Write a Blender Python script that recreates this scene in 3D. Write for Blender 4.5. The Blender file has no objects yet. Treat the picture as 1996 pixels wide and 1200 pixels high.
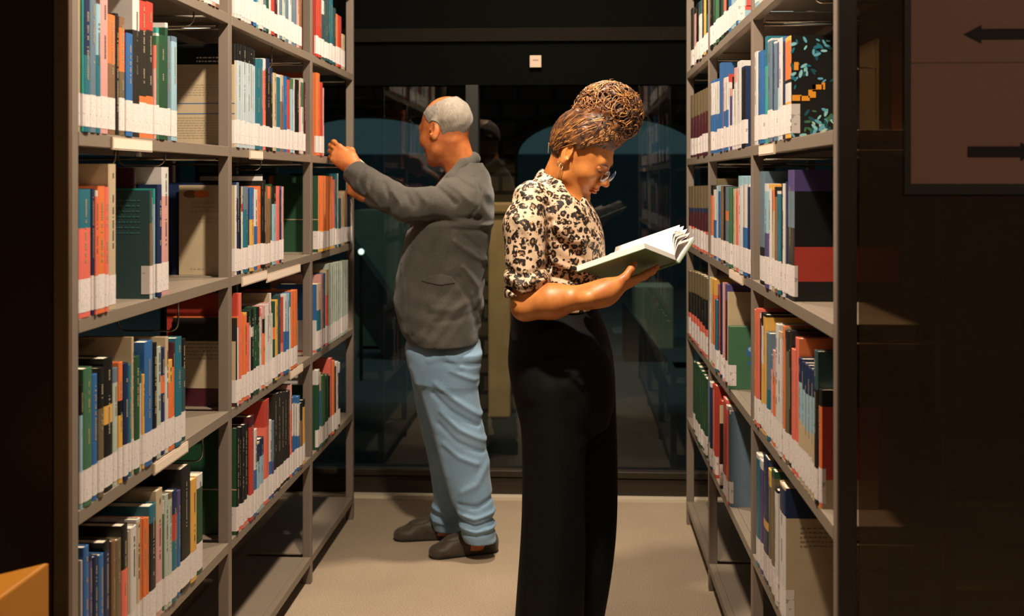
import bpy, bmesh, math, random
import numpy as np
from mathutils import Vector, Matrix
random.seed(7)
SC = bpy.context.scene
COL = SC.collection
# ------------------------------------------------------------------ camera
F, TH, H, HY = 2310.0, 0.0516, 1.436, 353.0      # focal length in px of a 1996x1200 frame, yaw, eye height, horizon row
XL, XR = -0.934, 0.475                            # front planes of the left and right bookcases
Y1, BW, BW3 = 2.198, 1.007, 0.805                 # first post, bay widths
ZS = {'F': 0.097, 'D': 0.4545, 'C': 0.812, 'B': 1.175, 'A': 1.530, 'E': 1.890}
cam = bpy.data.cameras.new('camera'); camo = bpy.data.objects.new('camera', cam); COL.objects.link(camo)
cam.sensor_fit = 'HORIZONTAL'; cam.sensor_width = 36.0
cam.lens = 36.0 * F / 1996.0
camo.location = (0, 0, H); camo.rotation_euler = (math.pi / 2, 0, TH)
cam.shift_y = -(600 - HY) / 1996.0
cam.clip_start = 0.05; cam.clip_end = 200
cam.dof.use_dof = True; cam.dof.focus_distance = 3.35; cam.dof.aperture_fstop = 4.5
SC.camera = camo
SC.view_settings.view_transform = 'Standard'; SC.view_settings.look = 'None'
SC.view_settings.gamma = 1.0; SC.view_settings.use_curve_mapping = False
SC.view_settings.exposure = 0.0
# ------------------------------------------------------------------ world (dusk sky outside the glass)
w = bpy.data.worlds.new('world'); SC.world = w; w.use_nodes = True
w.node_tree.nodes['Background'].inputs[0].default_value = (0.045, 0.095, 0.108, 1)
w.node_tree.nodes['Background'].inputs[1].default_value = 0.5
# ------------------------------------------------------------------ lights
def light(kind, name, loc, energy, col, size=None, rot=(0, 0, 0), **kw):
    l = bpy.data.lights.new(name, kind); l.energy = energy; l.color = col
    for k, v in kw.items(): setattr(l, k, v)
    if size is not None:
        if kind == 'AREA':
            l.shape = 'RECTANGLE' if isinstance(size, tuple) else 'DISK'
            if isinstance(size, tuple): l.size, l.size_y = size
            else: l.size = size
        else: l.shadow_soft_size = size
    o = bpy.data.objects.new(name, l); o.location = loc; o.rotation_euler = rot; COL.objects.link(o); return o
WARM = (1.0, 0.845, 0.665)
light('AREA', 'aisle_lamp_light', (-0.16, 2.30, 2.93), 98, WARM, 0.13, (math.radians(16), 0, 0))
light('AREA', 'aisle_lamp_light_far', (-0.12, 4.15, 2.93), 62, WARM, 0.16)
light('AREA', 'side_fill_light', (1.5, 0.4, 2.7), 9, (1.0, 0.72, 0.5), 0.4, (math.radians(35), 0, 0))  # unseen fill light added to brighten the sign and right panel
light('AREA', 'room_lamp_light', (-0.3, -0.9, 2.9), 11, (1.0, 0.74, 0.50), 0.6, (math.radians(35), 0, 0))
light('SPOT', 'pier_spot', (-0.43, 6.2, 2.95), 150, (1.0, 0.78, 0.45), 0.1, (math.radians(24), 0, 0), spot_size=math.radians(34), spot_blend=0.7)  # unseen spot added to warm and brighten the lower pier
light('AREA', 'sky_glow', (0, 8.3, 5.5), 190, (0.55, 0.85, 0.85), (8, 1.5), (math.radians(30), 0, 0))

# ------------------------------------------------------------------ materials
def srgb(h):
    h = h.lstrip('#'); v = [int(h[i:i+2], 16) / 255 for i in (0, 2, 4)]
    return tuple((c / 12.92 if c <= 0.04045 else ((c + 0.055) / 1.055) ** 2.4) for c in v) + (1,)
_M = {}
def mat(name, col='#808080', rough=0.5, metal=0.0, bump=0.0, bscale=200.0, spec=0.5, sheen=0.0, var=0.0, vscale=6.0, stretch=None):
    if name in _M: return _M[name]
    m = bpy.data.materials.new(name); m.use_nodes = True; _M[name] = m
    nt = m.node_tree; b = nt.nodes['Principled BSDF']
    c = srgb(col) if isinstance(col, str) else col
    b.inputs['Base Color'].default_value = c; b.inputs['Roughness'].default_value = rough
    b.inputs['Metallic'].default_value = metal; b.inputs['Specular IOR Level'].default_value = spec
    if sheen: b.inputs['Sheen Weight'].default_value = sheen
    if bump or var:
        tc = nt.nodes.new('ShaderNodeTexCoord'); mp = nt.nodes.new('ShaderNodeMapping')
        nt.links.new(tc.outputs['Object'], mp.inputs[0])
        if stretch: mp.inputs['Scale'].default_value = stretch
    if bump:
        n = nt.nodes.new('ShaderNodeTexNoise'); n.inputs['Scale'].default_value = bscale; n.inputs['Detail'].default_value = 3
        bp = nt.nodes.new('ShaderNodeBump'); bp.inputs['Strength'].default_value = bump; bp.inputs['Distance'].default_value = 0.002
        nt.links.new(mp.outputs[0], n.inputs['Vector']); nt.links.new(n.outputs[0], bp.inputs['Height'])
        nt.links.new(bp.outputs[0], b.inputs['Normal'])
    if var:
        n = nt.nodes.new('ShaderNodeTexNoise'); n.inputs['Scale'].default_value = vscale; n.inputs['Detail'].default_value = 5
        mx = nt.nodes.new('ShaderNodeMix'); mx.data_type = 'RGBA'
        mx.inputs['A'].default_value = tuple(x * (1 - var) for x in c[:3]) + (1,)
        mx.inputs['B'].default_value = tuple(min(1, x * (1 + var)) for x in c[:3]) + (1,)
        nt.links.new(mp.outputs[0], n.inputs['Vector']); nt.links.new(n.outputs[0], mx.inputs['Factor'])
        nt.links.new(mx.outputs['Result'], b.inputs['Base Color'])
    return m
def node_mat(name, build):
    if name in _M: return _M[name]
    m = bpy.data.materials.new(name); m.use_nodes = True; _M[name] = m
    build(m.node_tree, m.node_tree.nodes['Principled BSDF']); return m

# ------------------------------------------------------------------ object helpers
def link(name, me, parent=None, mats=()):
    o = bpy.data.objects.new(name, me); COL.objects.link(o)
    for m in mats: me.materials.append(m)
    if parent: o.parent = parent
    return o
def tag(o, label=None, cat=None, group=None, kind=None):
    if label: o['label'] = label
    if cat: o['category'] = cat
    if group: o['group'] = group
    if kind: o['kind'] = kind
    return o
def empty(name, loc=(0, 0, 0), rz=0.0):
    o = bpy.data.objects.new(name, None); COL.objects.link(o); o.location = loc; o.rotation_euler = (0, 0, rz)
    o.empty_display_size = 0.05; return o
class MB:
    def __init__(s): s.v = []; s.f = []; s.m = []
    def quad(s, a, b, c, d, mi=0):
        n = len(s.v); s.v += [tuple(a), tuple(b), tuple(c), tuple(d)]; s.f.append((n, n+1, n+2, n+3)); s.m.append(mi)
    def box(s, x0, x1, y0, y1, z0, z1, mi=0):
        x0, x1 = min(x0, x1), max(x0, x1); y0, y1 = min(y0, y1), max(y0, y1)
        n = len(s.v)
        s.v += [(x, y, z) for z in (z0, z1) for (x, y) in ((x0, y0), (x1, y0), (x1, y1), (x0, y1))]
        for f in ((3, 2, 1, 0), (4, 5, 6, 7), (0, 1, 5, 4), (1, 2, 6, 5), (2, 3, 7, 6), (3, 0, 4, 7)):
            s.f.append(tuple(n + i for i in f)); s.m.append(mi)
        return s
    def prism(s, poly, z0, z1, mi=0, axis='z'):
        n = len(s.v); k = len(poly)
        def P(a, b, c): return (a, b, c) if axis == 'z' else ((a, c, b) if axis == 'y' else (c, a, b))
        s.v += [P(a, b, z0) for a, b in poly] + [P(a, b, z1) for a, b in poly]
        s.f.append(tuple(n + i for i in range(k))[::-1]); s.m.append(mi)
        s.f.append(tuple(n + k + i for i in range(k))); s.m.append(mi)
        for i in range(k):
            j = (i + 1) % k; s.f.append((n+i, n+j, n+k+j, n+k+i)); s.m.append(mi)
        return s
    def tube(s, pts, r, seg=8, mi=0, caps=True):
        pts = [Vector(p) for p in pts]; rs = r if isinstance(r, (list, tuple)) else [r] * len(pts)
        n0 = len(s.v); up = Vector((0, 0, 1)); last = None
        for i, p in enumerate(pts):
            d = (pts[min(i+1, len(pts)-1)] - pts[max(i-1, 0)]).normalized()
            if last is None:
                a = d.cross(up)
                if a.length < 1e-3: a = d.cross(Vector((1, 0, 0)))
            else: a = last - d * last.dot(d)
            a.normalize(); last = a; b = d.cross(a)
            for k in range(seg):
                t = 2 * math.pi * k / seg; s.v.append(tuple(p + (a * math.cos(t) + b * math.sin(t)) * rs[i]))
        for i in range(len(pts) - 1):
            for k in range(seg):
                q = (k + 1) % seg
                s.f.append((n0+i*seg+k, n0+i*seg+q, n0+(i+1)*seg+q, n0+(i+1)*seg+k)); s.m.append(mi)
        if caps:
            s.f.append(tuple(n0 + k for k in range(seg))[::-1]); s.m.append(mi)
            e = n0 + (len(pts)-1)*seg; s.f.append(tuple(e + k for k in range(seg))); s.m.append(mi)
        return s
    def build(s, name, mats, parent=None, smooth=False, bevel=0.0):
        me = bpy.data.meshes.new(name); me.from_pydata(s.v, [], s.f); 
        me.polygons.foreach_set('material_index', s.m)
        if smooth: me.polygons.foreach_set('use_smooth', [True] * len(s.f))
        if not isinstance(mats, (list, tuple)): mats = [mats]
        o = link(name, me, parent, mats)
        bm = bmesh.new(); bm.from_mesh(me); bmesh.ops.recalc_face_normals(bm, faces=bm.faces); bm.to_mesh(me); bm.free()
        if bevel:
            md = o.modifiers.new('bevel', 'BEVEL'); md.width = bevel; md.segments = 2; md.limit_method = 'ANGLE'
        me.update(); return o
def plane_y(u, X):            # distance along the aisle of the point of plane X seen in column u
    phi = math.atan((u - 998) / F) - TH; return X / math.tan(phi)
def depth(X, Y): return Y * math.cos(TH) - X * math.sin(TH)
def zat(v, X, Y): return H - (v - HY) * depth(X, Y) / F
def W(u, v, Y):               # world point at distance Y
    phi = math.atan((u - 998) / F) - TH; X = Y * math.tan(phi); return np.array([X, Y, zat(v, X, Y)])

# ------------------------------------------------------------------ colours of the books
PAL = dict(w='#d9d2cc', c='#c9b089', o='#dd6a1c', r='#b9301a', n='#14264c', k='#12120f', t='#0f6678', b='#1f5f9c', g='#1d4a2e',
           y='#d9a032', p='#d99a92', l='#93bccb', G='#5c7282', m='#4a1520', B='#7d5a3a', v='#4d3f77', a='#16998c', s='#e0604a', e='#2b4a4c',
           h='#a9b3a4', q='#6b5a3c', j='#3c6b4a', d='#27221c', x='#b8c8cf')
CN = dict(w='white', c='cream', o='orange', r='red', n='navy', k='black', t='teal', b='blue', g='green', y='yellow', p='pink',
          l='pale blue', G='slate', m='maroon', B='brown', v='purple', a='turquoise', s='salmon', e='dark teal', h='grey-green',
          q='olive', j='leaf green', d='dark brown', x='icy blue')
def _mute(h, f=.82, d=.12):
    c = srgb(h)[:3]; g = sum(c) / 3; return tuple(((x * (1 - d) + g * d) * f) for x in c) + (1,)
def bmat(c): return mat('book_' + CN[c].replace(' ', '_').replace('-', '_'), _mute(PAL[c], .72 if c in 'wclxp' else .86), rough=0.42, var=0.10, vscale=25, spec=0.45)
def paper_nodes(nt, b):
    tc = nt.nodes.new('ShaderNodeTexCoord'); mp = nt.nodes.new('ShaderNodeMapping'); mp.inputs['Scale'].default_value = (30, 900, 8)
    n = nt.nodes.new('ShaderNodeTexNoise'); n.inputs['Scale'].default_value = 1; n.inputs['Detail'].default_value = 2
    r = nt.nodes.new('ShaderNodeValToRGB'); r.color_ramp.elements[0].color = srgb('#a8947a'); r.color_ramp.elements[1].color = srgb('#e2d6c0')
    nt.links.new(tc.outputs['Object'], mp.inputs[0]); nt.links.new(mp.outputs[0], n.inputs['Vector']); nt.links.new(n.outputs[0], r.inputs[0])
    nt.links.new(r.outputs[0], b.inputs['Base Color']); b.inputs['Roughness'].default_value = 0.8
PAPER = node_mat('page_block', paper_nodes)
def label_nodes(nt, b):
    tc = nt.nodes.new('ShaderNodeTexCoord'); mp = nt.nodes.new('ShaderNodeMapping'); mp.inputs['Scale'].default_value = (60, 260, 150)
    n = nt.nodes.new('ShaderNodeTexNoise'); n.inputs['Scale'].default_value = 1; n.inputs['Detail'].default_value = 1
    r = nt.nodes.new('ShaderNodeValToRGB'); r.color_ramp.elements[0].position = 0.33; r.color_ramp.elements[0].color = srgb('#9c928b')
    r.color_ramp.elements[1].position = 0.38; r.color_ramp.elements[1].color = srgb('#c9bfba')
    nt.links.new(tc.outputs['Object'], mp.inputs[0]); nt.links.new(mp.outputs[0], n.inputs['Vector']); nt.links.new(n.outputs[0], r.inputs[0])
    nt.links.new(r.outputs[0], b.inputs['Base Color']); b.inputs['Roughness'].default_value = 0.55
LABELM = node_mat('shelfmark_label_paper', label_nodes)

# ------------------------------------------------------------------ structure
def carpet_nodes(nt, b):
    tc = nt.nodes.new('ShaderNodeTexCoord')
    n = nt.nodes.new('ShaderNodeTexNoise'); n.inputs['Scale'].default_value = 260; n.inputs['Detail'].default_value = 4
    n2 = nt.nodes.new('ShaderNodeTexNoise'); n2.inputs['Scale'].default_value = 2.2; n2.inputs['Detail'].default_value = 4
    r = nt.nodes.new('ShaderNodeValToRGB'); r.color_ramp.elements[0].position = 0.3; r.color_ramp.elements[0].color = srgb('#8a7966')
    r.color_ramp.elements[1].position = 0.7; r.color_ramp.elements[1].color = srgb('#c4ae94')
    mx = nt.nodes.new('ShaderNodeMix'); mx.data_type = 'RGBA'; mx.blend_type = 'MULTIPLY'; mx.inputs['Factor'].default_value = 0.35
    bp = nt.nodes.new('ShaderNodeBump'); bp.inputs['Strength'].default_value = 0.5; bp.inputs['Distance'].default_value = 0.003
    nt.links.new(tc.outputs['Object'], n.inputs['Vector']); nt.links.new(tc.outputs['Object'], n2.inputs['Vector'])
    nt.links.new(n.outputs[0], r.inputs[0]); nt.links.new(r.outputs[0], mx.inputs['A']); nt.links.new(n2.outputs[0], mx.inputs['B'])
    nt.links.new(mx.outputs['Result'], b.inputs['Base Color']); nt.links.new(n.outputs[0], bp.inputs['Height']); nt.links.new(bp.outputs[0], b.inputs['Normal'])
    b.inputs['Roughness'].default_value = 0.95; b.inputs['Specular IOR Level'].default_value = 0.1
CARPET = node_mat('carpet', carpet_nodes)
SHELF = mat('shelf_metal', '#776a5c', rough=0.42, metal=0.0, var=0.06, vscale=12, spec=0.4)
POSTM = mat('post_metal', '#72655a', rough=0.45, var=0.06, vscale=10, spec=0.4)
DARK = mat('dark_frame', '#14140f', rough=0.45, spec=0.3)
CHROME = mat('chrome_wire', '#b9b4a8', rough=0.22, metal=1.0)
YB = 5.376
MB().box(-5, 5, -2.5, YB, -0.05, 0).build('floor', CARPET); tag(bpy.data.objects['floor'], kind='structure')
MB().box(-5, 5, -2.5, YB, 3.0, 3.1).build('ceiling', mat('ceiling_paint', '#0a0b08', rough=0.9)); tag(bpy.data.objects['ceiling'], kind='structure')
for nm, a in (('wall_left', (-5.1, -5, -2.5, YB, 0, 3.0)), ('wall_right', (5, 5.1, -2.5, YB, 0, 3.0)), ('wall_rear', (-5, 5, -2.6, -2.5, 0, 3.0))):
    tag(MB().box(*a).build(nm, mat('wall_paint', '#3a342c', rough=0.9, bump=0.2, bscale=60)), kind='structure')
# glazed end wall: two panes, frame, transom
fr = mat('window_frame_metal', '#2a2118', rough=0.4, spec=0.4)
zg0, zg1 = 0.125, zat(165, 0, YB)
mb = MB().box(-5, 5, YB, YB + 0.10, zg1, 2.07).box(-5, 5, YB, YB + 0.12, 2.13, 3.0)
tag(mb.build('wall_back', mat('transom_panel', '#050604', rough=0.9, spec=0.05)), kind='structure')
tag(MB().box(-5, 5, YB - 0.02, YB + 0.10, 2.07, 2.13).build('trim_1', mat('transom_beam', '#15110b', rough=0.9, spec=0.1)), kind='structure')
mb = MB().box(-5, 5, YB, YB + 0.08, 0.015, zg0 - 0.035).box(-5, 5, YB - 0.012, YB + 0.09, zg0 - 0.03, zg0)
tag(mb.build('trim_2', fr, bevel=0.003), kind='structure')
tag(MB().box(-5, 5, YB - 0.05, YB + 0.02, 0, 0.014).build('baseboard_back', mat('threshold_strip', '#c3b49c', rough=0.5)), kind='structure')
def glass_nodes(tint, refl, ior=1.5):
    def f(nt, b):
        nt.nodes.remove(b); out = [n for n in nt.nodes if n.type == 'OUTPUT_MATERIAL'][0]
        tr = nt.nodes.new('ShaderNodeBsdfTransparent'); tr.inputs[0].default_value = tint
        gl = nt.nodes.new('ShaderNodeBsdfGlossy'); gl.inputs['Roughness'].default_value = 0.0; gl.inputs[0].default_value = (1, 1, 1, 1)
        fn = nt.nodes.new('ShaderNodeFresnel'); fn.inputs[0].default_value = ior
        mu = nt.nodes.new('ShaderNodeMath'); mu.operation = 'MULTIPLY'; mu.inputs[1].default_value = refl
        mx = nt.nodes.new('ShaderNodeMixShader')
        nt.links.new(fn.outputs[0], mu.inputs[0]); nt.links.new(mu.outputs[0], mx.inputs[0])
        nt.links.new(tr.outputs[0], mx.inputs[1]); nt.links.new(gl.outputs[0], mx.inputs[2]); nt.links.new(mx.outputs[0], out.inputs[0])
    return f
GLASS = node_mat('window_glass', glass_nodes((0.84, 0.86, 0.84, 1), 0.9))
def smoke_nodes(nt, b):
    glass_nodes((0.50, 0.43, 0.35, 1), 1.0)(nt, b)
    mx = [n for n in nt.nodes if n.type == 'MIX_SHADER'][0]; out = [n for n in nt.nodes if n.type == 'OUTPUT_MATERIAL'][0]
    df = nt.nodes.new('ShaderNodeBsdfDiffuse'); df.inputs[0].default_value = (0.16, 0.115, 0.075, 1); m2 = nt.nodes.new('ShaderNodeMixShader'); m2.inputs[0].default_value = 0.22  # brown haze mixed into the colour for missing reflections and ambient light
    nt.links.new(mx.outputs[0], m2.inputs[1]); nt.links.new(df.outputs[0], m2.inputs[2]); nt.links.new(m2.outputs[0], out.inputs[0])
SMOKE = node_mat('smoked_glass', smoke_nodes)
xm = W(920, 500, YB)[0]
for i, (a, b_) in enumerate(((-3.2, -1.9), (-1.88, xm - 0.03), (xm + 0.03, 1.55), (1.6, 3.2))):
    t = empty('window_%d' % (i + 1), ((a + b_) / 2, YB + 0.04, zg0)); tag(t, kind='structure')
    hw = (b_ - a) / 2
    MB().box(-hw, hw, -0.004, 0.004, 0, zg1 - zg0).build('window_pane', GLASS, t)
    MB().box(hw, hw + 0.06, -0.05, 0.05, 0, zg1 - zg0).build('window_frame', DARK, t, bevel=0.003)
# small white wall sensor over the glass
p = W(1044, 120, YB - 0.012)
o = MB().box(-0.026, 0.026, -0.012, 0.008, -0.027, 0.027).box(-0.013, 0.013, -0.0135, -0.012, 0.004, 0.008, 1).build('wall_sensor', [mat('sensor_plastic', '#b39a83', rough=0.5), mat('sensor_slit', '#6d5a48')], bevel=0.007)
o.location = p; tag(o, 'small beige square sensor mounted on the dark beam above the windows', 'sensor')

# ------------------------------------------------------------------ outside the glass
GND = mat('pavement', '#2a2f30', rough=0.8)
tag(MB().box(-30, 30, YB + 0.12, 60, -0.3, -0.02).build('ground', GND), kind='structure')
def stone_nodes(nt, b):
    tc = nt.nodes.new('ShaderNodeTexCoord'); mp = nt.nodes.new('ShaderNodeMapping'); mp.inputs['Rotation'].default_value = (math.pi/2, 0, 0)
    br = nt.nodes.new('ShaderNodeTexBrick'); br.inputs['Scale'].default_value = 2.2
    br.inputs['Color1'].default_value = srgb('#5f523d'); br.inputs['Color2'].default_value = srgb('#4b3f2f'); br.inputs['Mortar'].default_value = srgb('#1b1610')
    br.inputs['Mortar Size'].default_value = 0.03
    nt.links.new(tc.outputs['Object'], mp.inputs[0]); nt.links.new(mp.outputs[0], br.inputs['Vector']); nt.links.new(br.outputs[0], b.inputs['Base Color'])
    b.inputs['Roughness'].default_value = 0.9
STONE = node_mat('stone_blocks', stone_nodes)
YF = 7.4
def facade():
    # arcade wall with round arches, built as the wall minus arch openings
    cx = [W(690, 300, YF)[0], W(1190, 300, YF)[0]]; pitch = cx[1] - cx[0]
    centres = [cx[0] - 2 * pitch, cx[0] - pitch] + cx + [cx[1] + pitch, cx[1] + 2 * pitch]
    r = (pitch - (W(1005, 300, YF)[0] - W(875, 300, YF)[0])) / 2
    zs = zat(300, 0, YF); rise = zat(222, 0, YF) - zs; top = 4.6
    mb = MB(); d0, d1 = YF, YF + 0.45
    for c in centres:
        n = 20; arc = [(c + r * math.cos(math.pi - math.pi * i / n), zs + rise * math.sin(math.pi * i / n)) for i in range(n + 1)]
        for i in range(n):
            (xa, za), (xb, zb) = arc[i], arc[i+1]
            mb.prism([(xa, za), (xb, zb), (xb, top), (xa, top)], d0, d1, axis='y')
            ra = 1.10
            mb.prism([(xa, za), (xb, zb), (c + (xb - c) * ra, zs + (zb - zs) * 1.0 + (zb - zs) * 0.22), (c + (xa - c) * ra, zs + (za - zs) * 1.22)], d0 - 0.05, d0, mi=1, axis='y')
        mb.box(c + r, c + pitch - r, d0, d1, -0.02, top)
    mb.box(centres[0] - pitch, centres[0] - r, d0, d1, -0.02, top)
    o = mb.build('arcade_wall', [STONE, mat('arch_moulding', '#2b2418', rough=0.9)])
    tag(o, 'dark stone arcade wall with round arches standing outside behind the windows', 'building')
    for c in (cx[0], cx[1]):
        x0 = c + pitch / 2 + 0.03
        o = MB().box(x0 + 0.02, x0 + 0.16, -0.14, -0.055, 0, zs - 0.35).box(x0 - 0.01, x0 + 0.19, -0.17, -0.055, zs - 0.35, zs - 0.28).build('pier_shaft', mat('pier_plaster', '#b59a72', rough=0.85, var=0.2, vscale=9), None, bevel=0.015)
        o.location = (0, YF, -0.02)
        tag(o, 'pale plaster pier shaft on the arcade wall, %s' % ('seen between the man and the woman' if c == cx[0] else 'right of the right-hand arch'), 'pillar', 'pier shafts of the arcade')
facade()
tag(MB().box(-16, 16, 17, 17.4, -0.02, zat(300, 0, 17)).box(-16, -1.2, 16.6, 17, -0.02, 1.5).build('far_building', mat('far_building_plaster', '#24333a', rough=0.9, var=0.3, vscale=1.3)), 'low dark building across the street beyond the arches', 'building')
b3 = empty('slanted_slabs', (0, 9.6, 0)); tag(b3, 'dark slanting slabs beyond the glass', 'slanted_shape')  # dark slanted slabs added for vague diagonals behind the glass
mb = MB()
def ramp(u0, v0, u1, v1, u2, v2, u3, v3, Y, mb):
    pts = [W(a, b_, Y) for a, b_ in ((u0, v0), (u1, v1), (u2, v2), (u3, v3))]
    mb.prism([(q[0], q[2]) for q in pts], 0, 0.25, axis='y')
ramp(1215, 590, 1345, 760, 1345, 900, 1215, 700, 9.6, mb); ramp(680, 465, 805, 640, 805, 780, 680, 590, 9.6, mb)
mb.build('slanted_slab', mat('dark_slab', '#0f1818', rough=0.8), b3)
for (u0, u1, v0, v1, Y, c, nm) in ((1238, 1312, 560, 740, 10.4, '#8a8468', 'a'), (690, 790, 410, 575, 10.4, '#53604f', 'b'), (1195, 1255, 650, 905, 11.1, '#4c4f50', 'c'), (700, 790, 700, 905, 10.2, '#3d3428', 'd'), (1316, 1345, 730, 775, 9.3, '#1c6c9c', 'e')):  # coloured slabs added to stand for vague patches behind the glass
    a, b_ = W(u0, v1, Y), W(u1, v0, Y)
    z0 = max(-0.02, min(a[2], b_[2])); mbp = MB().box(a[0], b_[0], 0, 0.3 if nm == 'e' else 0.5, -0.02, b_[2])
    o = mbp.build('patch_block', mat('block_colour_' + nm, c, rough=0.9, var=0.25, vscale=3)); o.location = (0, Y, 0)
    tag(o, {'a': 'pale coloured block beyond the glass, right of the woman under her book', 'b': 'greenish coloured block beyond the glass, left of the man under his arm',
            'c': 'grey plaster block beyond the glass, beside the woman\'s trousers', 'e': 'small blue block beyond the glass, low by the far right bookcase', 'd': 'low brown block beyond the glass, left of the man\'s legs'}[nm], 'block')
p = W(704, 485, 8.6)
pole = empty('street_lamp', (p[0], 8.6, -0.02)); tag(pole, 'small glowing round street lamp beyond the glass, left of the man\'s jacket', 'lamp')
MB().tube([(0, 0, 0), (0, 0, p[2] - 0.03)], 0.012).build('pole', DARK, pole)
def glow(nt, b): b.inputs['Emission Color'].default_value = (0.85, 1, 0.9, 1); b.inputs['Emission Strength'].default_value = 1.6
bm = bmesh.new(); bmesh.ops.create_uvsphere(bm, u_segments=16, v_segments=10, radius=0.022); me = bpy.data.meshes.new('globe'); bm.to_mesh(me); bm.free()
g_ = link('globe', me, pole, [node_mat('lamp_globe', glow)]); g_.location = (0, 0, p[2])

# ------------------------------------------------------------------ bookcases
def bookcase(side, X, s, bay):
    y0 = Y1 + BW * min(bay, 2); y1 = y0 + (BW if bay < 2 else BW3)
    t = empty('bookcase', (X, y0, 0))
    where = ('near', 'middle', 'far')[bay]
    tag(t, '%s grey-brown metal bookcase bay on the %s of the aisle, %s' % (where, side, ('nearest the camera', 'between the other two', 'by the windows')[bay]), 'bookcase', 'bookcase bays')
    L = y1 - y0
    dp = 0.27
    def bx(mb, xa, xb, *r): return mb.box(xa * -s, xb * -s, *r)      # xa, xb measured inwards from the aisle
    posts = [L - 0.03] if bay else [-0.032, L - 0.03]
    for yy in posts:
        mb = MB(); bx(mb, 0, 0.03, yy, yy + 0.03, 0, 2.9); mb.build('post', POSTM, t, bevel=0.0025)
        mb = MB(); bx(mb, 0.50, 0.53, yy, yy + 0.03, 0, 2.9); mb.build('post', POSTM, t, bevel=0.0025)
    for k, z in list(ZS.items()) + [('T', 2.245)]:
        zr = z - (0.006 if side == 'right' and k in 'CD' else 0)
        ya, yb = (-0.001 if not bay else 0.002), L - 0.032
        mb = MB(); bx(mb, 0.0, 0.022, ya, yb, zr - 0.027, zr); bx(mb, 0.0225, dp, ya, yb, zr - 0.004, zr); bx(mb, dp - 0.012, dp, ya, yb, zr - 0.027, zr - 0.0045)
        sh = mb.build('shelf', SHELF, t, bevel=0.0012)
        if k in 'ABCDE':
            for yy in (ya + 0.01, yb - 0.02):
                mb = MB(); mb.tube([(-s * 0.03, yy, zr - 0.034), (-s * 0.50, yy, zr - 0.034)], 0.004, 6); mb.build('cross_rod', CHROME, sh, smooth=True)
    return t
CASES = {}
for side, X, s in (('left', XL, 1), ('right', XR, -1)):
    for bay in range(3): CASES[side, bay] = bookcase(side, X, s, bay)
# lit/unlit end panels
pl = MB().box(-0.62, -0.032, -0.045, -0.034, 0, 2.9).build('end_panel', mat('lacquered_panel', '#2e2114', rough=0.28, spec=0.5, var=0.25, vscale=2.0), CASES['left', 0]); pl['label'] = 'dark lacquered end panel'
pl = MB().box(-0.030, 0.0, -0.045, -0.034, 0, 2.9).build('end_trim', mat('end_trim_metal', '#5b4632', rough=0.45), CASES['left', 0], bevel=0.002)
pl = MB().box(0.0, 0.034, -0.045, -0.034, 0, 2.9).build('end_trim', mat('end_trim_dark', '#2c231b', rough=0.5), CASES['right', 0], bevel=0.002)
pl = MB().box(0.037, 0.95, -0.044, -0.038, 0, 2.9).build('glass_panel', SMOKE, CASES['right', 0]); pl['label'] = 'smoked glass end panel'
# paper sign with two arrows on the glass panel
sg = empty('paper_sign', (XR, Y1 - 0.046, 0)); tag(sg, 'mauve paper sign with black arrows taped to the smoked glass panel', 'sign')
ys = Y1 - 0.048
def sx(u): return ys * math.tan(math.atan((u - 998) / F) - TH) - XR
x0 = sx(1775); zb = zat(358, 0.6, ys)
MB().box(sx(1763), x0 + 0.40, -0.003, -0.0005, zb - 0.019, zb + 0.56).build('backing_board', mat('sign_backing', '#23231d', rough=0.6), sg)
MB().box(x0, x0 + 0.40, -0.0042, -0.0032, zb, zb + 0.54).box(x0, x0 + 0.40, -0.0044, -0.0042, zat(124, .6, ys), zat(122, .6, ys), 1).build('sheet', [mat('sign_paper', '#8a6a60', rough=0.8, var=0.12, vscale=4), mat('sign_fold', '#4a3830')], sg)
za, zb2 = zat(68, 0.6, ys), zat(296, 0.6, ys)
xa = sx(1877)
MB().prism([(xa, za), (sx(1912), za + 0.0165), (sx(1912), za + 0.0095), (xa + 0.26, za + 0.0095), (xa + 0.26, za - 0.0095), (sx(1912), za - 0.0095), (sx(1912), za - 0.0165)], -0.0056, -0.0044, axis='y').build('arrow', mat('sign_ink', '#06080a', rough=0.7), sg)
xb = sx(1885)
MB().prism([(xb, zb2 - 0.0095), (sx(1988), zb2 - 0.0095), (sx(1988), zb2 - 0.0165), (sx(2024), zb2), (sx(1988), zb2 + 0.0165), (sx(1988), zb2 + 0.0095), (xb, zb2 + 0.0095)], -0.0056, -0.0044, axis='y').build('arrow', mat('sign_ink', '#06080a', rough=0.7), sg)
# orange counter corner at the lower left
ct = MB().prism([(-0.893, 1.98), (-0.893, 1.15), (-1.35, 1.15), (-1.35, 1.44)], 0, zat(1094, -0.9, 1.98)).build('wooden_counter', mat('orange_wood', '#9c6210', rough=0.45, var=0.2, vscale=2.5, stretch=(1, 6, 6)), bevel=0.004)
tag(ct, 'glowing orange wooden counter corner at the lower left, before the dark panel', 'counter')
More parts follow.
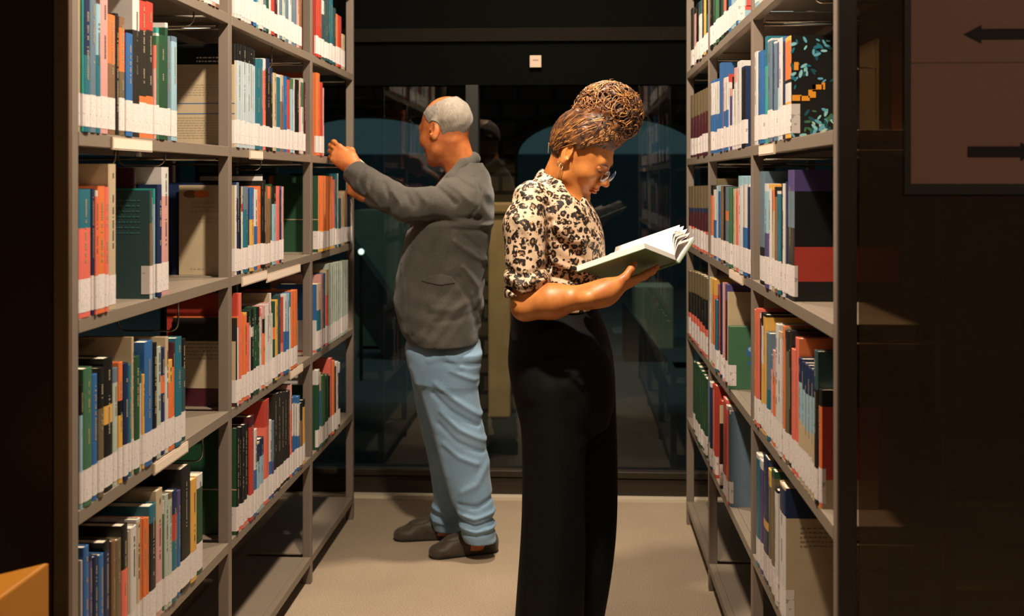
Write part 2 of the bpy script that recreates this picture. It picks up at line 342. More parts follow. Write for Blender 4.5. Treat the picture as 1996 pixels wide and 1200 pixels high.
# shelf label holders
HOLD = mat('label_holder_strip', '#b5a08c', rough=0.5)
def holder(side, row, ua, ub, dz=0.0, low=0.004):
    X, s = (XL, 1) if side == 'left' else (XR, -1)
    ya, yb = sorted((plane_y(ua, X + s * 0.003), plane_y(ub, X + s * 0.003)))
    bay = 0 if ya < Y1 + BW else (1 if ya < Y1 + 2 * BW else 2); c = CASES[side, bay]; z = ZS[row] + dz
    o = MB().box(0.0005, 0.0045 * s + 0, ya - c.location.y, yb - c.location.y, z - 0.030, z - low).box(0.0045 * s, 0.0052 * s, ya - c.location.y + 0.004, yb - c.location.y - 0.004, z - 0.027, z - low - 0.003, 1).build('label_holder', [HOLD, mat('holder_card', '#d3c1ae', rough=0.7)], c)
holder('left', 'A', 218, 296); holder('left', 'C', 300, 366); holder('left', 'A', 487, 512); holder('left', 'B', 472, 520, -0.006); holder('left', 'C', 566, 590); holder('left', 'B', 520, 585, -0.018)
holder('right', 'A', 1480, 1509); holder('right', 'B', 1422, 1447)
# chrome wire bookends hanging under the shelves
def wire(side, Y, row, drop, x0=0.05, x1=0.20, label=None):
    X, s = (XL, 1) if side == 'left' else (XR, -1)
    zt = ZS[row] - 0.0045; R = 0.02
    P = [(x0, 0), (x0, -drop + R)] + [(x0 + R - R * math.cos(a), -drop + R - R * math.sin(a)) for a in (0.4, 0.8, 1.2)] + [(x0 + R, -drop), (x1 - R, -drop)] + \
        [(x1 - R + R * math.sin(a), -drop + R - R * math.cos(a)) for a in (0.4, 0.8, 1.2)] + [(x1, -drop + R), (x1, 0)]
    o = MB().tube([(-s * a, 0, b_) for a, b_ in P], 0.0023, 6).build('wire_bookend', CHROME, None, smooth=True); o.location = (X, Y, zt)
    tag(o, label, 'bookend', 'hanging wire bookends')

# ------------------------------------------------------------------ books
def inlay(mb, pts2, x_off, side_y, mats, c):       # flat printed shape on the near cover: pts2 in (inward, up)
    if c not in mats: mats.append(c)
    return mats.index(c)
ART = {}
def art(name):
    def d(f): ART[name] = f; return f
    return d
def disc(mb, S, cx, cz, r, rz, mi, n=18, e=0.0):
    k = len(mb.v)
    mb.v += [S(cx + r * math.cos(2*math.pi*i/n), -0.0004 - e, cz + rz * math.sin(2*math.pi*i/n)) for i in range(n)]
    mb.f.append(tuple(range(k, k + n))); mb.m.append(mi)
def rect(mb, S, x0, x1, z0, z1, mi, e=0.0):
    k = len(mb.v); mb.v += [S(x0, -0.0004 - e, z0), S(x1, -0.0004 - e, z0), S(x1, -0.0004 - e, z1), S(x0, -0.0004 - e, z1)]
    mb.f.append((k, k+1, k+2, k+3)); mb.m.append(mi)
def textlines(mb, S, x0, x1, z, n, dz, hgt, mi, rg):
    for i in range(n):
        x = x0
        while x < x1:
            l = rg.uniform(0.004, 0.012)
            rect(mb, S, x, min(x + l, x1), z - i * dz, z - i * dz + hgt, mi); x += l + 0.003
@art('circles')
def _(mb, S, w, h, M, rg):
    a, b_, g = M('B'), M('o'), M('#9a8a6c')
    disc(mb, S, w*0.80, h*0.90, 0.020, 0.011, a); disc(mb, S, w*0.60, h*0.90, 0.022, 0.011, b_, e=0.0001)
    textlines(mb, S, w*0.12, w*0.80, h*0.79, 3, 0.012, 0.007, g, rg); textlines(mb, S, w*0.1, w*0.75, h*0.62, 2, 0.010, 0.004, g, rg); textlines(mb, S, w*0.55, w*0.8, h*0.06, 1, 0.01, 0.004, g, rg)
@art('lines')
def _(mb, S, w, h, M, rg):
    b_, g = M('b'), M('#8d8069')
    for z in (0.32, 0.42): rect(mb, S, 0.002, w - 0.002, h*z, h*z + 0.0022, b_)
    textlines(mb, S, w*0.08, w*0.55, h*0.86, 2, 0.010, 0.004, M('w'), rg)
    textlines(mb, S, w*0.08, w*0.9, h*0.28, 9, 0.007, 0.0018, g, rg); textlines(mb, S, w*0.08, w*0.9, h*0.60, 5, 0.007, 0.0018, g, rg)
@art('molecule')
def _(mb, S, w, h, M, rg):
    cs = [M('#1d6a7c'), M('#5fa3b6'), M('#0f4a52'), M('#86c0c4')]; o, g = M('#e0922a'), M('#3a6a4c')
    for (cx, cz, sp, n, pal) in ((0.30, 0.88, 0.18, 26, cs), (0.12, 0.60, 0.11, 18, cs), (0.35, 0.12, 0.24, 46, cs + [g, g, M('#a8c8b4')])):
        for i in range(n):
            x = min(max(w*(cx) + rg.gauss(0, sp) * w * 0.8, 0.006), w - 0.006); z = min(max(h*cz + rg.gauss(0, 0.055) * h, 0.006), h - 0.006)
            r = rg.uniform(0.003, 0.007); t = rg.uniform(0, 3.14); k = len(mb.v); mi = rg.choice(pal); n_ = 10
            for j in range(n_):
                A = 2*math.pi*j/n_; ex, ez = r*1.5*math.cos(A), r*0.6*math.sin(A)
                mb.v.append(S(min(max(x + ex*math.cos(t) - ez*math.sin(t), .001), w-.001), -0.0004 - i*2e-6, min(max(z + ex*math.sin(t) + ez*math.cos(t), .001), h-.001)))
            mb.f.append(tuple(range(k, k + n_))); mb.m.append(mi)
    P = [(0.02, 0.40), (0.10, 0.36), (0.18, 0.39), (0.24, 0.45), (0.22, 0.50), (0.31, 0.47), (0.33, 0.52), (0.04, 0.66), (0.07, 0.72)]
    for i in range(len(P) - 1):
        if i == 6: continue
        (xa, za), (xb, zb) = P[i], P[i+1]; rect(mb, S, min(xa, xb)*w, max(xa, xb)*w + 0.003, min(za, zb)*h, max(za, zb)*h + 0.004, o, e=1e-4)
@art('globe')
def _(mb, S, w, h, M, rg):
    disc(mb, S, w*0.52, h*0.60, 0.026, 0.022, M('b')); disc(mb, S, w*0.46, h*0.64, 0.012, 0.008, M('l'), e=1e-4); disc(mb, S, w*0.42, h*0.42, 0.006, 0.006, M('b'))
@art('redmark')
def _(mb, S, w, h, M, rg):
    r = M('#d8483c')
    for (x0, x1, z0, z1) in ((.1, .5, .30, .35), (.1, .5, .16, .21), (.16, .28, .20, .31), (.34, .46, .20, .31)): rect(mb, S, x0*w, x1*w, z0*h, z1*h, r)
@art('gradient')
def _(mb, S, w, h, M, rg):
    g = [M(c) for c in ('#1d4a78', '#3f6c98', '#8fa4b0', '#b9a48c', '#5f86a8', '#1b6a8c')]
    for i, c in enumerate(g): rect(mb, S, w*.08, w*.80, h*(.72 - .12*i) - .12*h, h*(.72 - .12*i), c)
@art('text')
def _(mb, S, w, h, M, rg):
    g = M('#3a6a6a'); textlines(mb, S, w*0.15, w*0.85, h*0.90, 7, 0.012, 0.003, g, rg)
@art('textdark')
def _(mb, S, w, h, M, rg):
    g = M('#7c6f5c'); textlines(mb, S, w*0.15, w*0.85, h*0.70, 5, 0.010, 0.003, g, rg)
@art('line')
def _(mb, S, w, h, M, rg):
    rect(mb, S, 0.002, w - 0.002, h*0.42, h*0.42 + 0.003, M('c'))

ROWN = dict(E='top visible shelf', A='second shelf', B='third shelf', C='fourth shelf', D='fifth shelf', F='bottom shelf')
USED = set(); NB = [0]
def make_book(side, bay, X, Y, z0, th, h, wd, bands, near=None, has_label=True, artn=None, label='', group='', rz=0.0, rg=None, title=True, prot=0.0):
    s = 1 if side == 'left' else -1
    rg = rg or random
    t = empty('book', (X + s * prot, Y, z0), rz); tag(t, label, 'book', group)
    S = lambda a, y, z: (-s * a, y, z)            # a = inward from the spine
    mats = []
    def M(c):
        m = bmat(c) if c in PAL else mat('print_' + c.strip('#'), c, rough=0.45)
        if m not in mats: mats.append(m)
        return mats.index(m)
    b = 0.0022 if th > 0.012 else 0.0011
    n = 5; outer = [(wd, 0.0), (0.003, 0.0)]
    for i in range(1, n): a = math.pi * i / n; outer.append((0.003 - 0.003 * math.sin(a), th * (0.5 - 0.5 * math.cos(a))))
    outer += [(0.003, th), (wd, th)]
    inner = [(wd, b), (0.0045, b)] + [(0.0045, b + (th - 2*b) * i / n) for i in range(1, n)] + [(0.0045, th - b), (wd, th - b)]
    zs = [0.0] + [f for f, _ in bands[:0]] 
    # bands: list of (fraction_from_top_end, colour)
    lv = []; top = h
    for fr_, c in bands: lv.append((max(0.0, h * (1 - fr_)), top, c)); top = max(0.0, h * (1 - fr_))
    mb = MB(); K = len(outer)
    for (za, zb, c) in lv:
        if zb - za < 1e-4: continue
        mi = M(c)
        for i in range(K - 1):
            mm = mi
            if near and i == 0: mm = None
            if mm is not None:
                (xa, ya), (xb, yb) = outer[i], outer[i+1]
                mb.quad(S(xa, ya, za), S(xb, yb, za), S(xb, yb, zb), S(xa, ya, zb), mm)
            (xa, ya), (xb, yb) = inner[i], inner[i+1]
            mb.quad(S(xa, ya, za), S(xa, ya, zb), S(xb, yb, zb), S(xb, yb, za), mi)
        for (p, q) in ((outer[0], inner[0]), (outer[-1], inner[-1])):
            mb.quad(S(p[0], p[1], za), S(p[0], p[1], zb), S(q[0], q[1], zb), S(q[0], q[1], za), mi)
    if near:
        top = h
        for fr_, c in near:
            za = max(0.0, h * (1 - fr_)); mb.quad(S(wd, 0, za), S(0.003, 0, za), S(0.003, 0, top), S(wd, 0, top), M(c)); top = za
            if za <= 0: break
    for z, c in ((0.0, bands[-1][1]), (h, bands[0][1])):
        mi = M(c)
        for i in range(K - 1): mb.quad(S(*outer[i], z), S(*outer[i+1], z), S(*inner[i+1], z), S(*inner[i], z), mi)
    if artn: ART[artn](mb, S, wd, h, M, rg)
    # lettering marks along the spine
    if title and th > 0.008 and h > 0.1:
        c0 = bands[0][1]; dark = c0 in 'wcylhxpa'; mi = M('#5a5046' if dark else '#8f8468'); lab = 0.085 if has_label else 0.02
        z = h - rg.uniform(0.012, 0.04); zend = lab + rg.uniform(0.01, 0.05); ww = min(th * 0.30, 0.007); cy = th * 0.5
        gap = rg.random()
        while z > zend:
            l = rg.uniform(0.0015, 0.004)
            if rg.random() > 0.15:
                mb.quad(S(-0.0004, cy - ww/2, z - l), S(-0.0004, cy + ww/2, z - l), S(-0.0004, cy + ww/2, z), S(-0.0004, cy - ww/2, z), mi)
            z -= l + 0.0012
            if rg.random() < 0.03: z -= 0.03
            if len(mb.f) > 170: break
    me = bpy.data.meshes.new('cover'); me.from_pydata(mb.v, [], mb.f); me.polygons.foreach_set('material_index', mb.m)
    link('cover', me, t, mats)
    pg = MB(); xa, xb = sorted((-s*0.005, -s*(wd - 0.004))); pg.box(xa, xb, b + 0.0002, th - b - 0.0002, 0.002, h - 0.003)
    me = bpy.data.meshes.new('pages'); me.from_pydata(pg.v, [], pg.f); link('pages', me, t, [PAPER])
    if has_label:
        lb = MB(); e = 0.0005; z1, z2 = 0.010, 0.010 + rg.uniform(0.060, 0.068)
        wr = 0.022 if artn else 0.010
        pts = [(wr, -e), (0.003, -e)] + [(x - e, y) for x, y in outer[2:-2]] + [(0.003, th + e*0.2), (wr, th + e*0.2)]
        for i in range(len(pts) - 1): lb.quad(S(*pts[i], z1), S(*pts[i+1], z1), S(*pts[i+1], z2), S(*pts[i], z2))
        me = bpy.data.meshes.new('spine_label'); me.from_pydata(lb.v, [], lb.f); link('spine_label', me, t, [LABELM])
    return t

def parse(tok):
    tok = tok.strip(); p = tok.split(); x = float(p[0]); yt = float(p[1]); spec = p[2]; opts = p[3:]
    return x, yt, spec, opts
def row(side, bay, rk, org, start, text):
    x0, y0, sc = org; s = 1 if side == 'left' else -1; X = XL if side == 'left' else XR
    rg = random.Random('%s%d%s' % (side, bay, rk))
    zsh = ZS[rk] - (0.006 if side == 'right' and rk in 'CD' else 0) + 0.0006
    ent = [parse(t) for t in text.split(',') if t.strip()]
    prev = start; recs = []
    for x, yt, spec, opts in ent:
        ua, ub = x0 + prev / sc, x0 + x / sc; prev = x
        if spec == '-': continue
        Xs = X + s * rg.uniform(-0.002, 0.005)
        ya, yb = sorted((plane_y(ua, Xs), plane_y(ub, Xs)))
        if yt < -150: h = rg.uniform(0.21, 0.27)
        else: h = zat(y0 + yt / sc, Xs, ya if side == 'left' else ya) - zsh
        nxt = {'F': .4545, 'D': .812, 'C': 1.175, 'B': 1.53, 'A': 1.89, 'E': 2.245}[rk]
        h = min(max(h, 0.13), nxt - zsh - 0.043)
        def fr_(v): return min(1.0, max(0.02, 1 - (zat(y0 + float(v) / sc, Xs, ya) - zsh) / h))
        parts = spec.split('/'); bands = []; col = parts[0]
        for q in parts[1:]:
            bands.append((fr_(q[1:]), col)); col = q[0]
        bands.append((1.0, col)); bands = sorted(bands, key=lambda z: z[0])
        o = dict(art=None, lab=True, near=None, w=None, rz=0.0, prot=0.0)
        for op in opts:
            if op == '!': o['lab'] = False
            elif op[0] == '@': o['art'] = op[1:]
            elif op[0] == 'R': o['prot'] = -float(op[1:])
            elif op[0] == 'W': o['w'] = float(op[1:])
            elif op[0] == 'N':
                nb = []; pr = op[1:].split('/'); cc = pr[0]
                for q in pr[1:]: nb.append((fr_(q[1:]), cc)); cc = q[0]
                nb.append((1.0, cc)); o['near'] = nb
        recs.append([Xs, ya, max(yb - ya, 0.005), h, bands, o, spec])
    recs.sort(key=lambda r: r[1]); G = 'books on the %s of the %s %s bookcase' % (ROWN[rk], ('near', 'middle', 'far')[bay], side)
    N = len(recs); nm = []
    for r in recs:
        cs = []; 
        for _, c in r[4]:
            if c not in cs: cs.append(c)
        nm.append(' and '.join(CN[c] for c in cs[:2]))
    lasty = -9
    ORD = ['first', 'second', 'third', 'fourth', 'fifth', 'sixth', 'seventh', 'eighth', 'ninth', 'tenth', 'eleventh', 'twelfth', 'thirteenth', 'fourteenth', 'fifteenth', 'sixteenth', 'seventeenth', 'eighteenth', 'nineteenth', 'twentieth', 'twenty-first', 'twenty-second', 'twenty-third', 'twenty-fourth', 'twenty-fifth', 'twenty-sixth', 'twenty-seventh', 'twenty-eighth']
    loc = '%s, %s %s bookcase' % (ROWN[rk], ('near', 'middle', 'far')[bay], side)
    for i, (Xs, ya, th, h, bands, o, spec) in enumerate(recs):
        ya = max(ya, lasty + 0.0004, Y1 + BW * min(bay, 2) + 0.002); th = max(0.005, min(th, 0.075)) - 0.0006
        if i + 1 < N: th = min(th, max(0.005, recs[i+1][1] - ya - 0.0005)) 
        lasty = ya + th
        y_end = Y1 + BW * min(bay, 2) + (BW if bay < 2 else BW3) - 0.033
        if lasty > y_end: th = max(0.006, y_end - ya); lasty = ya + th
        if ya + th > y_end + .001: continue
        size = 'thin ' if th < 0.014 else ('thick ' if th > 0.036 else '')
        if h > 0.29: size = 'tall ' + size
        def sh(k): return nm[k].split(' and ')[0] if 0 <= k < N else None
        a, b_ = sh(i-1), sh(i+1)
        if a and b_: rel = 'between %s and %s books' % (a, b_)
        elif b_: rel = 'nearest, beside a %s book' % b_
        else: rel = 'farthest, beside a %s book' % a
        lb = '%s%s book %s, %s' % (size, nm[i], rel, loc)
        if len(lb.split()) > 16: lb = '%s%s book %s, %s' % ('', nm[i].split(' and ')[0], rel, loc)
        same = [j for j in range(N) if nm[j] == nm[i] and sh(j-1) == a and sh(j+1) == b_]
        if len(lb.split()) > 16 or lb in USED or len(same) > 1:
            lb = '%s book, %s from the near end, %s' % (nm[i].split(' and ')[0], ORD[min(i, len(ORD)-1)], loc)
        USED.add(lb); NB[0] += 1
        wd = o['w'] or min(0.20, max(0.13, h * rg.uniform(0.62, 0.74)))
        wd = min(wd, 0.235)
        lab = o['lab'] and not (spec == 'k!')
        make_book(side, bay, Xs, ya, zsh, th, h, wd, bands, o['near'], lab, o['art'], lb, G, 0.0, rg, prot=o['prot'])
Z1 = (0, 0, 3.75); Z2 = (100, 290, 3.242); Z3 = (100, 620, 3.158); Z4 = (0, 860, 3.529)
Z5 = (420, 0, 3.75); Z6 = (420, 300, 4.614); Z7 = (420, 540, 4.286); Z8 = (420, 800, 3.0)
# left, near bay
row('left', 0, 'E', Z1, 1440, '1470 -200 w,1500 -200 c,1530 -200 w,1556 -200 w,1582 -200 p,1608 -200 B')
row('left', 0, 'A', Z1, 575, '605 -60 c,622 -60 a,665 -30 n/t400,710 -20 G,742 25 l/t400,797 -40 p,850 100 o/B460,880 95 k !,930 118 B/o200/q520,978 237 b,1028 -15 w/d215,1078 0 r/d215/o700,1135 8 r/d215/o700,1150 330 s/p500 ,1170 200 a/w240/j260,1215 250 g,1232 165 w/g200,1262 262 G,1300 262 G/l300')
row('left', 0, 'B', Z2, 175, '258 255 t/s505,284 250 n,300 262 w/s300,345 235 o,368 240 s,415 95 c @textdark W.20,630 0 -,652 262 e/B470/B560/w800 @text W.17 Ne,664 250 a/l350,676 120 m W.19 R.05,704 225 n,748 115 w/p300 W.20')
row('left', 0, 'C', Z3, 182, '205 410 k/l600,258 315 j,297 350 b,330 310 k/q560,385 250 k/y545/k660,420 310 G/h400,452 275 o/k510/y600,480 280 n,500 290 t,517 118 c W.20,550 240 g,562 330 t/w400,580 350 y,630 150 b,655 155 k,680 180 h,708 185 n/o355/n465,725 118 c/w300 W.20,750 262 y/o400,770 150 m/o300,808 125 t,830 130 k/e300')
row('left', 0, 'D', Z4, 562, '580 820 w,615 735 b,650 790 n/v830,685 800 n,720 790 b,775 700 k/n760,800 690 B,845 690 q,885 585 k/s890,905 620 c,945 600 w,970 540 w/c560,992 530 o,1013 532 o,1035 530 o,1080 450 t/k570,1125 345 c/p580 W.19,1140 410 w/j500,1165 370 h,1190 362 q/h400,1225 350 n/r510/t690,1250 345 v/b500,1320 195 k,1360 270 y,1400 240 w/g330')
# left, middle bay
row('left', 1, 'E', Z5, 150, '170 -200 w,195 -200 w,220 -200 w,245 -200 w,265 -200 w,285 -200 n,305 -200 b,330 -200 a,355 -200 w,375 -200 G,395 -200 g,415 -200 w,435 -200 r,458 -200 m,478 -200 w,495 -200 G,515 -200 h,540 -200 G,560 -200 w,578 -200 G,600 -200 G,616 -200 p,635 -200 B')
row('left', 1, 'A', Z5, 146, '165 320 k/c440 @lines Nk/c470 W.20,190 318 k/x440,205 325 k/x445,222 330 k/x450,238 335 k/x455,254 342 k/x460,270 348 k/x465,286 356 k/x472,302 366 k/x482,330 430 t,355 428 t,378 425 w/s515,400 425 n/k500,427 492 n/k600,450 530 c,478 540 w/t560,500 545 c/B740,530 552 b,555 560 n/r580,575 572 j/l650,592 576 w,615 580 k,626 585 p,650 570 h/j600/w780,662 600 m')
row('left', 1, 'B', Z6, 183, '197 280 w @circles Nc W.16,218 255 G/n400 Nn W.21,236 290 k,266 292 c/r450/w520,300 290 G/t500,320 312 n,352 300 b/y590,384 318 w/b650,420 288 o,436 180 k/w200/k240 W.19,455 230 k,475 285 B,502 290 o/B400,518 270 g,551 288 k/l450,584 288 s,606 288 v/n320,617 292 p')
row('left', 1, 'C', Z7, 178, '184 343 d Nd/c536/m930 @textdark W.18,190 135 r,206 330 o/w420,222 135 s,246 300 o,275 300 y/o320,290 290 k/s380,300 272 g/w400,325 268 k/w420/k500,348 252 g,374 256 k/g400,388 262 s/w330,400 250 w/p300,416 240 p/k350/o470,432 232 w,447 228 w,460 215 p/w300,475 135 w Nc W.19,488 220 g/w300,502 205 g/o420/g520,526 195 y,556 150 e,578 170 r/s550,600 150 w/b455,622 140 l/b455,640 128 b/w250,662 118 o,690 112 o')
row('left', 1, 'D', Z8, 128, '141 105 k Ng @line W.19,156 104 k/s575,172 98 k/s560,190 85 k/s545,204 75 k/s515,229 40 m/r100,246 115 w/b350,262 190 c/n200/l300,290 170 n/l270,318 -80 r/s100,334 60 w/b300,346 65 G/v300,365 -95 d,385 -98 d,404 -102 d,422 -106 d,440 -110 d,451 -150 p/s0,467 -73 b/w-40/b150,484 -76 b/w-40/b150,500 -80 b/w-40/b150,515 -40 k/B60,527 -60 k/y-20')
# left, far bay
row('left', 2, 'E', Z5, 742, '758 -200 r,780 -200 r,808 -200 w/e100,822 -200 e,840 -200 e,862 -200 t,885 -200 e,900 100 o,925 110 r,950 245 c')
row('left', 2, 'A', Z5, 742, '772 530 o,788 600 r,797 640 p')
row('left', 2, 'B', Z6, 930, '947 195 o/y690 Ng @line W.17,964 195 o/y690,981 195 o/y690,998 196 o/y690,1014 197 o/y690,1032 200 o/y690,1058 200 o/y690,1085 230 s/y690,1100 175 t,1112 175 h,1135 400 e,1165 340 c,1195 330 B,1222 360 n,1250 365 c')
row('left', 2, 'C', Z7, 852, '887 60 c/t280 Nb/w360/s610 W.15,906 -20 p,930 -30 b/t250,950 -60 c/s150,968 -110 h,986 -112 h,1003 -116 h,1021 -120 h,1040 -124 h,1058 -128 h,1076 -132 h,1094 -135 h,1112 -137 h')
row('left', 2, 'D', Z7, 855, '874 780 w/g900,892 800 c/b950,922 830 j,950 825 j/g850,962 830 k,985 680 s,1000 700 o,1012 750 k,1030 712 w,1045 720 w/k800')
Q1 = (1320, 0, 3.75); Q2 = (1320, 290, 3.636); Q3 = (1320, 560, 4.0); Q4 = (1320, 800, 3.0)
# right, near bay (listed from the near end)
row('right', 0, 'E', Q1, 722, '690 -200 w,655 -200 p/w0,625 -200 w,595 -200 w,562 -200 l')
row('right', 0, 'A', Q1, 824, '782 258 y/o290/k575/w600/y740 @molecule Nk W.22,765 262 b/n300,738 270 w,718 290 w/v300/l640,700 300 w/G310,686 310 n,655 278 w/G290,620 262 t/a480,583 365 b,560 372 w')
row('right', 0, 'B', Q2, 822, '776 148 v/G300/d560 Nv/k300/r695/k940 W.23,755 232 n,742 245 w,727 250 k,702 300 w/t320,685 270 k/B340,660 262 y/o290/c440,640 250 y/w280,614 245 w/l300/v600,548 158 G/k700 W.17')
row('right', 0, 'C', Q3, 1118, '1086 800 k/o930 Nk/r930/c1500 W.11,1062 500 e/k800 W.19,1037 655 n/l860/c1150,1013 635 n/l850/c1140,989 610 n/l835/c1120,965 590 n/l800/c1080,940 560 n/l745/c1040,910 400 s W.19 No,885 490 s,860 340 d,835 345 d/q500,805 308 o W.18 Nc,784 350 c/w400,762 292 w,740 500 p/o700,715 530 G/p640,690 362 G/t800,665 215 k/y230,650 200 k/w300/y600,628 205 w/d240,612 170 s,596 178 o')
row('right', 0, 'D', Q4, 628, '582 455 c/n458/w620 Nn/c630 @textdark W.23,566 470 k/w480,546 360 g/q400,528 355 y/q450,497 290 n/y660/n710,477 300 w/v350,458 268 w/t290')
# right, middle bay
row('right', 1, 'E', Q1, 440, '425 -200 b Nl @redmark W.16,408 -200 l,392 -200 l,370 -200 b,352 -200 k,335 -200 s/k100,318 -200 g,298 -200 k,275 -200 j,255 -200 g,235 -200 k')
row('right', 1, 'A', Q1, 492, '460 440 w/n480/k500 Nw/n480 W.17,430 440 w,408 490 p/w600,396 560 k/w650,380 640 p/v700,366 540 r/w600,350 560 w/b800,335 565 w/b810,322 580 r,305 455 b,288 570 b/w590/b830,272 575 b/w595/b832,256 580 b/w600/b835,242 590 b/w605/b840')
row('right', 1, 'B', Q2, 512, '487 195 l/w250/n270 @gradient Nl/w245/w270 W.17,455 200 l/w250/b560,428 190 l/w260,408 280 p/s300,392 282 c,375 275 g,360 272 j,332 270 G/o440/G510,318 265 k,305 262 B,286 258 l/b300,272 210 q/x262,250 290 w/b505,235 258 k/o330')
row('right', 1, 'C', Q3, 404, '393 305 j Nj @globe W.15,384 35 c W.19,370 -20 v/m100,355 -30 s,342 -38 p,330 -30 n,318 -20 r,305 -25 b/n60,290 100 t,268 -60 y/o60,255 -70 y/c50,238 -80 h/w100')
row('right', 1, 'D', Q3, 412, '393 965 w/t990 NG W.17,378 930 w/s960,345 878 s/r900,332 890 r,300 920 c/k1060,285 770 r,262 760 r/s800,250 745 w/n780,240 740 b/t900')
# right, far bay
row('right', 2, 'E', Q1, 222, '205 -200 k/e100,190 -200 y,170 -200 k,150 -200 e/w100,135 -200 k,110 -200 d/p95,88 -200 d')
row('right', 2, 'A', Q1, 216, '196 640 q/m810,174 650 q/m820,152 660 q/m830,130 672 q/m840,108 684 q/m850,86 694 q/m860')
row('right', 2, 'B', Q2, 214, '191 260 q/n420/m450/s590,170 261 q/n420/m450/s585,150 262 q/n420/m450/s580,130 263 q/n420/m450/s575,108 264 q/n420/m448/s560,90 264 q/n418/m446/s550,72 265 q/n416/m444/s545')
row('right', 2, 'C', Q3, 228, '206 -70 q/k100/s330,184 -85 q/k90/s300,162 -96 q/k75/s270,140 -105 q/k60/s245,118 -114 q/k50/s225,96 -120 q/k40/s210,74 -126 q/k35/s195')
row('right', 2, 'D', Q3, 224, '206 715 g,188 685 g,170 655 g,152 625 g,134 597 g,116 590 g')
for a in (('left', 2.52, 'A', 0.10), ('left', 3.02, 'B', 0.13), ('left', 2.62, 'B', 0.09), ('left', 2.85, 'C', 0.10), ('left', 2.98, 'D', 0.12), ('left', 3.55, 'A', 0.09), ('left', 3.80, 'B', 0.10), ('left', 4.55, 'C', 0.05), ('left', 4.5, 'A', 0.10)):
    pass
WL = 'chrome wire bookend hanging under the %s of the %s %s bookcase'
def wr(side, Y, key, row_, drop, x0, x1): wire(side, Y, row_, drop, x0, x1, WL % (ROWN[row_], key, side) if (side, key, row_) not in WS else WL2 % (ROWN[row_], key, side)); WS.add((side, key, row_))
WS = set(); WL2 = 'farther chrome wire bookend under the %s of the %s %s bookcase'
wr('right', 2.28, 'near', 'E', 0.235, 0.030, 0.24); wr('right', 2.62, 'near', 'E', 0.060, 0.05, 0.20)
wr('right', 2.40, 'near', 'A', 0.040, 0.05, 0.20); wr('right', 2.25, 'near', 'C', 0.10, 0.03, 0.16)
wr('left', 3.00, 'near', 'E', 0.05, 0.04, 0.18); wr('left', 2.45, 'near', 'A', 0.06, 0.03, 0.16); wr('left', 2.9, 'near', 'A', 0.05, 0.08, 0.20)
wr('left', 2.85, 'near', 'B', 0.10, 0.03, 0.18); wr('left', 3.04, 'near', 'C', 0.10, 0.03, 0.16); wr('left', 3.75, 'middle', 'E', 0.09, 0.03, 0.18); wr('left', 3.62, 'middle', 'A', 0.055, 0.03, 0.16)
# books of the rear side seen through the smoked glass
for (ua, ub, ztop, c, nm_) in ((1738, 1758, 0.17, 'o', 'orange'), (1713, 1733, 0.175, 'q', 'olive')):
    Y = Y1 + 0.06; xa = Y * math.tan(math.atan((ua - 998) / F) - TH); xb = Y * math.tan(math.atan((ub - 998) / F) - TH)
    t = empty('book', (xa, Y, ZS['A'] + 0.0006)); tag(t, '%s book standing alone behind the smoked glass panel' % nm_, 'book')
    wv = xb - xa
    MB().box(0, wv, 0, 0.003, 0, ztop).box(0, 0.002, 0.003, 0.15, 0, ztop).box(wv - 0.002, wv, 0.003, 0.15, 0, ztop).build('cover', bmat(c), t)
    MB().box(0.0022, wv - 0.0022, 0.0035, 0.145, 0.002, ztop - 0.003).build('pages', PAPER, t)
print('BOOKS', NB[0])

# ================================================================== figures: signed distance fields turned into meshes
V3 = lambda *a: np.array(a, dtype=np.float64)
def unit(v): v = np.asarray(v, float); return v / np.linalg.norm(v)
def cap(a, b, ra, rb=None, flat=None):
    a = np.asarray(a, float); b = np.asarray(b, float); rb = ra if rb is None else rb; ab = b - a; L2 = max(ab @ ab, 1e-12)
    def f(P):
        d = P - a; t = np.clip(d @ ab / L2, 0, 1); q = d - t[:, None] * ab; r = ra + (rb - ra) * t
        if flat is not None:
            n, s = flat; c = q @ n; q = q + (c * (1 / s - 1))[:, None] * n; L = np.sqrt((q * q).sum(1)); return (L - r) * (s + (1 - s) * 0.5)
        return np.sqrt((q * q).sum(1)) - r
    return f
def ell(c, r, R=None):
    c = np.asarray(c, float); r = np.asarray(r, float)
    def f(P):
        q = P - c
        if R is not None: q = q @ R
        k0 = np.sqrt(((q / r) ** 2).sum(1)); k1 = np.sqrt(((q / (r * r)) ** 2).sum(1)) + 1e-9
        return np.where(k0 < 1e-4, -r.min(), k0 * (k0 - 1) / k1)
    return f
def loft(lev, pw=2.3, zt=None, zb=None):
    # lev rows: z, cx, cy, a (half size in x), b (half size in y)
    lev = sorted(lev); A = np.array(lev, float); z = A[:, 0]
    def f(P):
        c = [np.interp(P[:, 2], z, A[:, i]) for i in (1, 2, 3, 4)]
        qx = np.abs(P[:, 0] - c[0]) / c[2]; qy = np.abs(P[:, 1] - c[1]) / c[3]
        k = (qx ** pw + qy ** pw) ** (1 / pw); g = np.sqrt((qx / c[2]) ** 2 + (qy / c[3]) ** 2) / np.maximum(np.sqrt(qx**2 + qy**2), 1e-6)
        d = (k - 1) / np.maximum(g, 1e-6)
        ez = np.maximum(P[:, 2] - z[-1], z[0] - P[:, 2])
        return np.where(ez > -0.02, np.maximum(d, ez), d)
    return f
